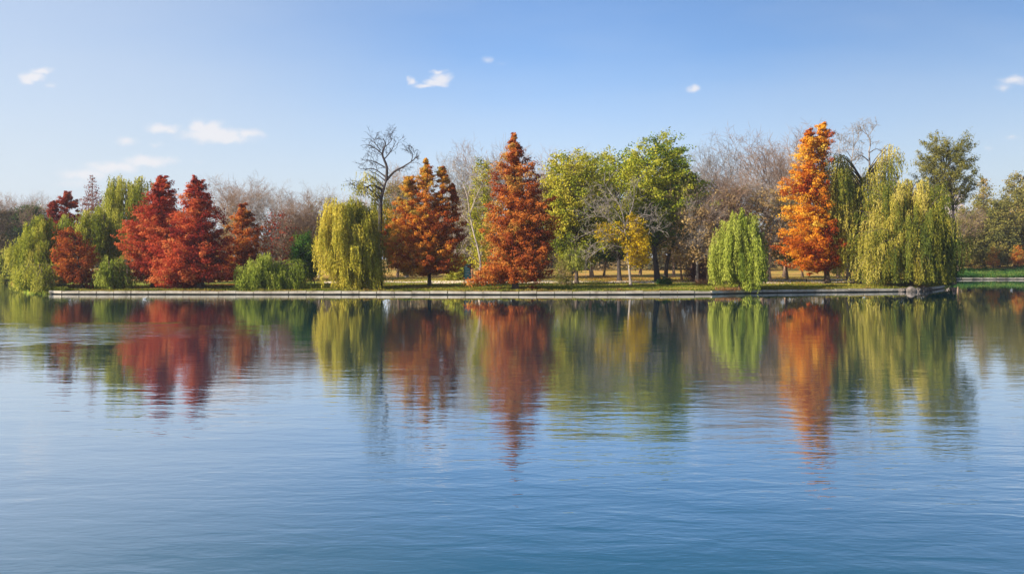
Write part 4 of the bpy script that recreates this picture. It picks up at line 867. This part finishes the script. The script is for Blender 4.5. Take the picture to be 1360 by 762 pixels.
lv = Leaves(); lv.add(c[ok], (a * 0.1)[ok], (np.cross(nr, a) * 0.07)[ok], rng.uniform(0, 1, n)[ok])
tag(link('fallen_leaves', lv.mesh('fallen_leaves'), leafm('litter')), 'orange fallen leaves scattered on the grass under the trees', 'fallen leaves', kind='stuff')

def tuft(px, D, n, h, spread, pal, label, seed, out=0.5, name='dry_grass'):
    rng = np.random.default_rng(seed); g = gz(px, D); base = np.array([wx(px, D), D, g]); lv = Leaves()
    p = np.clip(rng.normal(0, 1, (n, 3)), -1.3, 1.3) * spread * np.array([1, 0.35, 0]); hh = rng.uniform(0.5, 1.1, n) * h
    a = norm(UP + rng.normal(0, 0.45, (n, 3)) + np.array([0, -out, 0])) * (hh / 2)[:, None]; th = rng.uniform(0, 6.28, n)
    lv.add(p + a, a, np.stack([np.cos(th), np.sin(th), 0 * th], -1) * 0.035, rng.uniform(0, 1, n))
    return tag(link(name, lv.mesh(name), leafm(pal), None, base), label, 'grass tuft', 'dry tufts on the kerb', 'thing')
tuft(966, 111.2, 420, 0.75, 1.2, 'drygrass', 'wide tan tuft of dry grass spilling over the kerb under the fountain willow', 1, 1.2)
tuft(823, 108.9, 70, 0.6, 0.25, 'drygrass', 'small dry weed growing out of a kerb joint below the grey dying tree', 2, 0.6)
tuft(933, 126, 200, 1.1, 0.8, 'drygrass', 'tall tan dry grass clump in front of the purple-brown shrub', 3, 0.0)
tuft(1222, 124, 160, 0.7, 0.6, 'drygrass', 'dry brownish tuft among the rocks under the huge willow', 4, 0.8)

# ---------------------------------------------------------------- rocks, sign, bin, post, birds, tower
import bmesh
ROCK = plain_mat('grey_rock', (104, 94, 86), 0.95, 0.3, 3.0)
for i, (px, D, s, lab) in enumerate([(1198, 119.6, (0.5, 0.35, 0.3), 'low brownish rock at the water edge, first of the row under the huge willow'), (1210, 119.4, (0.75, 0.5, 0.55), 'biggest rounded grey rock at the water edge under the huge willow'),
                                     (1219, 120.4, (0.5, 0.4, 0.4), 'grey rock lodged behind the biggest rock on the bank tip'), (1227, 122.6, (0.6, 0.45, 0.5), 'pale rock standing beside the dry brownish tuft'), (1234, 124.6, (0.5, 0.4, 0.32), 'flat grey rock nearest to the end of the kerb')]):
    bm = bmesh.new(); bmesh.ops.create_icosphere(bm, subdivisions=3, radius=1); r_ = np.random.default_rng(i); fr = r_.normal(0, 1.6, (5, 3)); ph = r_.uniform(0, 6, 5)
    for v in bm.verts:
        k = 1 + sum(0.09 * math.sin(float(fr[j].dot(v.co)) * 1.5 + ph[j]) for j in range(5)); v.co = Vector((v.co.x * s[0] * k, v.co.y * s[1] * k, v.co.z * s[2] * k))
    me = bpy.data.meshes.new('rock'); bm.to_mesh(me); bm.free()
    tag(link('rock', me, ROCK, None, (wx(px, D), D, 0.18)), lab, 'rock', 'rocks at the tip of the bank')


def bbox(name, size, mat, parent, loc, bev=0.01, rot=(0, 0, 0)):
    bm = bmesh.new(); bmesh.ops.create_cube(bm, size=1)
    for v in bm.verts: v.co = Vector((v.co.x * size[0], v.co.y * size[1], v.co.z * size[2]))
    if bev: bmesh.ops.bevel(bm, geom=list(bm.edges), offset=bev, segments=2, affect='EDGES')
    me = bpy.data.meshes.new(name); bm.to_mesh(me); bm.free()
    o = link(name, me, mat, parent, loc); o.rotation_euler = rot; return o
DG = plain_mat('dark_green_paint', (20, 40, 40), 0.5, 0.1); TEAL = plain_mat('teal_panel', (12, 52, 56), 0.45, 0.12, 1.2); PALE = plain_mat('pale_lettering', (84, 104, 122), 0.6, 0.1); GREY = plain_mat('dark_grey_metal', (62, 66, 74), 0.5, 0.1)
D = 133; g = gz(621, D); root = thing('notice_board', (wx(621, D), D, g), 'dark green notice board on thin posts beside the lowest bough of the rust cypress', 'notice board')
zt = wz(350.5, D) - g; zb = wz(371, D) - g
bbox('panel', (1.05, 0.05, zt - zb - 0.45), TEAL, root, (0, 0, (zt + zb) / 2 - 0.2), 0.01)
bbox('header', (1.05, 0.06, 0.36), DG, root, (0, 0, zt - 0.21), 0.01)
for x in (-0.57, 0.57): bbox('post', (0.09, 0.09, zt + (0.05 if x < 0 else 0.02)), DG, root, (x, 0, zt / 2), 0.01)
for i, (x, wd_, z) in enumerate([(0.0, 0.8, zt - 0.46), (-0.1, 0.6, zt - 0.85), (0.05, 0.7, zt - 1.25), (-0.05, 0.6, zt - 1.7)]): bbox('text_line', (wd_, 0.012, 0.06 if i else 0.1), PALE, root, (x, -0.034, z), 0)
bbox('cap', (1.3, 0.14, 0.06), DG, root, (0, 0, zt + 0.07), 0.01)
D = 172; g = gz(447, D); root = thing('litter_bin', (wx(447, D), D, g), 'slim dark grey bin with a pale hood standing on the lawn beside the golden-green willow', 'litter bin')
def lathe(name, prof, mat, parent, loc, k=16):
    th = np.arange(k) / k * 2 * math.pi; P = np.array([[[r * math.cos(t), r * math.sin(t), z] for t in th] for (r, z) in prof]); n = len(prof)
    i = np.arange(n - 1)[:, None] * k; j = np.arange(k)[None]; j2 = (j + 1) % k
    return link(name, quads_mesh(name, P.reshape(-1, 3), (n - 1) * k, None, True, np.stack([i + j, i + j2, i + k + j2, i + k + j], -1).reshape(-1, 4)), mat, parent, loc)
lathe('body', [(0.001, 0.05), (0.2, 0.05), (0.24, 0.15), (0.27, 1.15), (0.29, 1.2), (0.25, 1.2), (0.24, 0.3), (0.001, 0.3)], GREY, root, (0, 0, 0)); lathe('hood', [(0.27, 1.5), (0.3, 1.55), (0.22, 1.72), (0.001, 1.8)], PALE, root, (0, 0, 0)); lathe('post', [(0.03, 0), (0.03, 1.56), (0.001, 1.57)], GREY, root, (0.0, 0.2, 0))
D = 136; g = gz(1071, D)
root = thing('wooden_post', (wx(1071, D), D, g), 'short dark wooden post at the edge of the sandy path near the flame-orange cypress', 'post')
lathe('stake', [(0.08, -0.1), (0.085, 0.3), (0.075, 0.7), (0.06, 0.76), (0.001, 0.78)], DARKBARK, root, (0, 0, 0), 10); lathe('cap', [(0.001, 0.79), (0.1, 0.79), (0.1, 0.84), (0.001, 0.88)], GREY, root, (0, 0, 0), 10)

def bird(px, D, mat, beakmat, label, name, rot, s):
    root = thing(name, (wx(px, D), D, 0), label, 'bird')
    def sweep(nm, pts, rad, m_):
        pts = np.array(pts, float) * s; wd = Wood(); n = len(pts); k = 10; d = norm(np.gradient(pts, axis=0)); x = norm(np.cross(d, np.array([0, 1.0, 0.01]))); y = np.cross(d, x); th = np.arange(k) / k * 2 * math.pi
        ring = pts[:, None] + (np.array(rad) * s)[:, None, None] * (np.cos(th)[None, :, None] * x[:, None] + np.sin(th)[None, :, None] * y[:, None]); i = np.arange(n - 1)[:, None] * k; j = np.arange(k)[None]; j2 = (j + 1) % k
        o = link(nm, quads_mesh(nm, ring.reshape(-1, 3), (n - 1) * k, None, True, np.stack([i + j, i + j2, i + k + j2, i + k + j], -1).reshape(-1, 4)), m_, root); o.rotation_euler = (0, 0, rot); return o
    sweep('body', [(-0.26, 0, 0.13), (-0.2, 0, 0.10), (-0.1, 0, 0.07), (0.02, 0, 0.06), (0.12, 0, 0.08), (0.17, 0, 0.14), (0.19, 0, 0.2), (0.21, 0, 0.245), (0.25, 0, 0.25), (0.275, 0, 0.25)], [0.005, 0.04, 0.085, 0.10, 0.085, 0.05, 0.036, 0.045, 0.038, 0.005], mat)
    sweep('beak', [(0.26, 0, 0.247), (0.3, 0, 0.24), (0.33, 0, 0.238)], [0.02, 0.014, 0.002], beakmat)
YEL = plain_mat('beak_yellow', (190, 140, 50), 0.5)
bird(192, 95, plain_mat('white_feathers', (225, 222, 215), 0.8, 0.04), YEL, 'white gull floating just off the kerb below the red cypresses', 'gull', 0.4, 0.85)
bird(1287, 128, plain_mat('dark_feathers', (48, 40, 34), 0.8, 0.2), YEL, 'small dark duck swimming off the tip of the bank', 'duck', 2.8, 1.2)

D = 620; g = gz(1267, D); Ht = wz(257, D) - g; W = 17 / F * D
root = thing('apartment_tower', (wx(1267, D), D, g), 'pale pinkish apartment tower far behind the loose olive crown', 'building')
WALL = plain_mat('pink_render', (200, 186, 182), 0.9, 0.05, 0.2); GLS = plain_mat('window_glass', (120, 128, 142), 0.25, 0.1); RF = plain_mat('roof_grey', (120, 122, 132), 0.8, 0.1)  # wall paled and glass softened: distance haze put into their colours
bbox('wall', (W, 11, Ht), WALL, root, (0, 0, Ht / 2), 0.05)
bbox('roof', (W + 0.8, 11.8, 0.5), RF, root, (0, 0, Ht + 0.25), 0.05); bbox('lift_room', (W * 0.4, 6, 3.4), WALL, root, (-W * 0.2, 0, Ht + 2.2), 0.05); bbox('lift_room', (W * 0.3, 5, 2.2), RF, root, (W * 0.28, 0, Ht + 1.6), 0.05)
for f in range(8):
    for x in (-0.36, -0.12, 0.12, 0.36): bbox('window', (W * 0.15, 0.3, 1.6), GLS, root, (x * W, -5.45, Ht - 2.0 - 3.0 * f), 0)

# thin autumn haze over the lake and the park: one closed box of pale air
m, nth, N, L, outh = new_mat('haze_air'); pv = N.new('ShaderNodeVolumePrincipled'); pv.inputs['Density'].default_value = 0.0002; pv.inputs['Color'].default_value = (0.86, 0.91, 1.0, 1); pv.inputs['Anisotropy'].default_value = 0.3
L.new(pv.outputs[0], outh.inputs['Volume'])
hz_o = bbox('haze', (3600, 4200, 100), m, None, (0, 1700, 48), 0); tag(hz_o, kind='stuff')
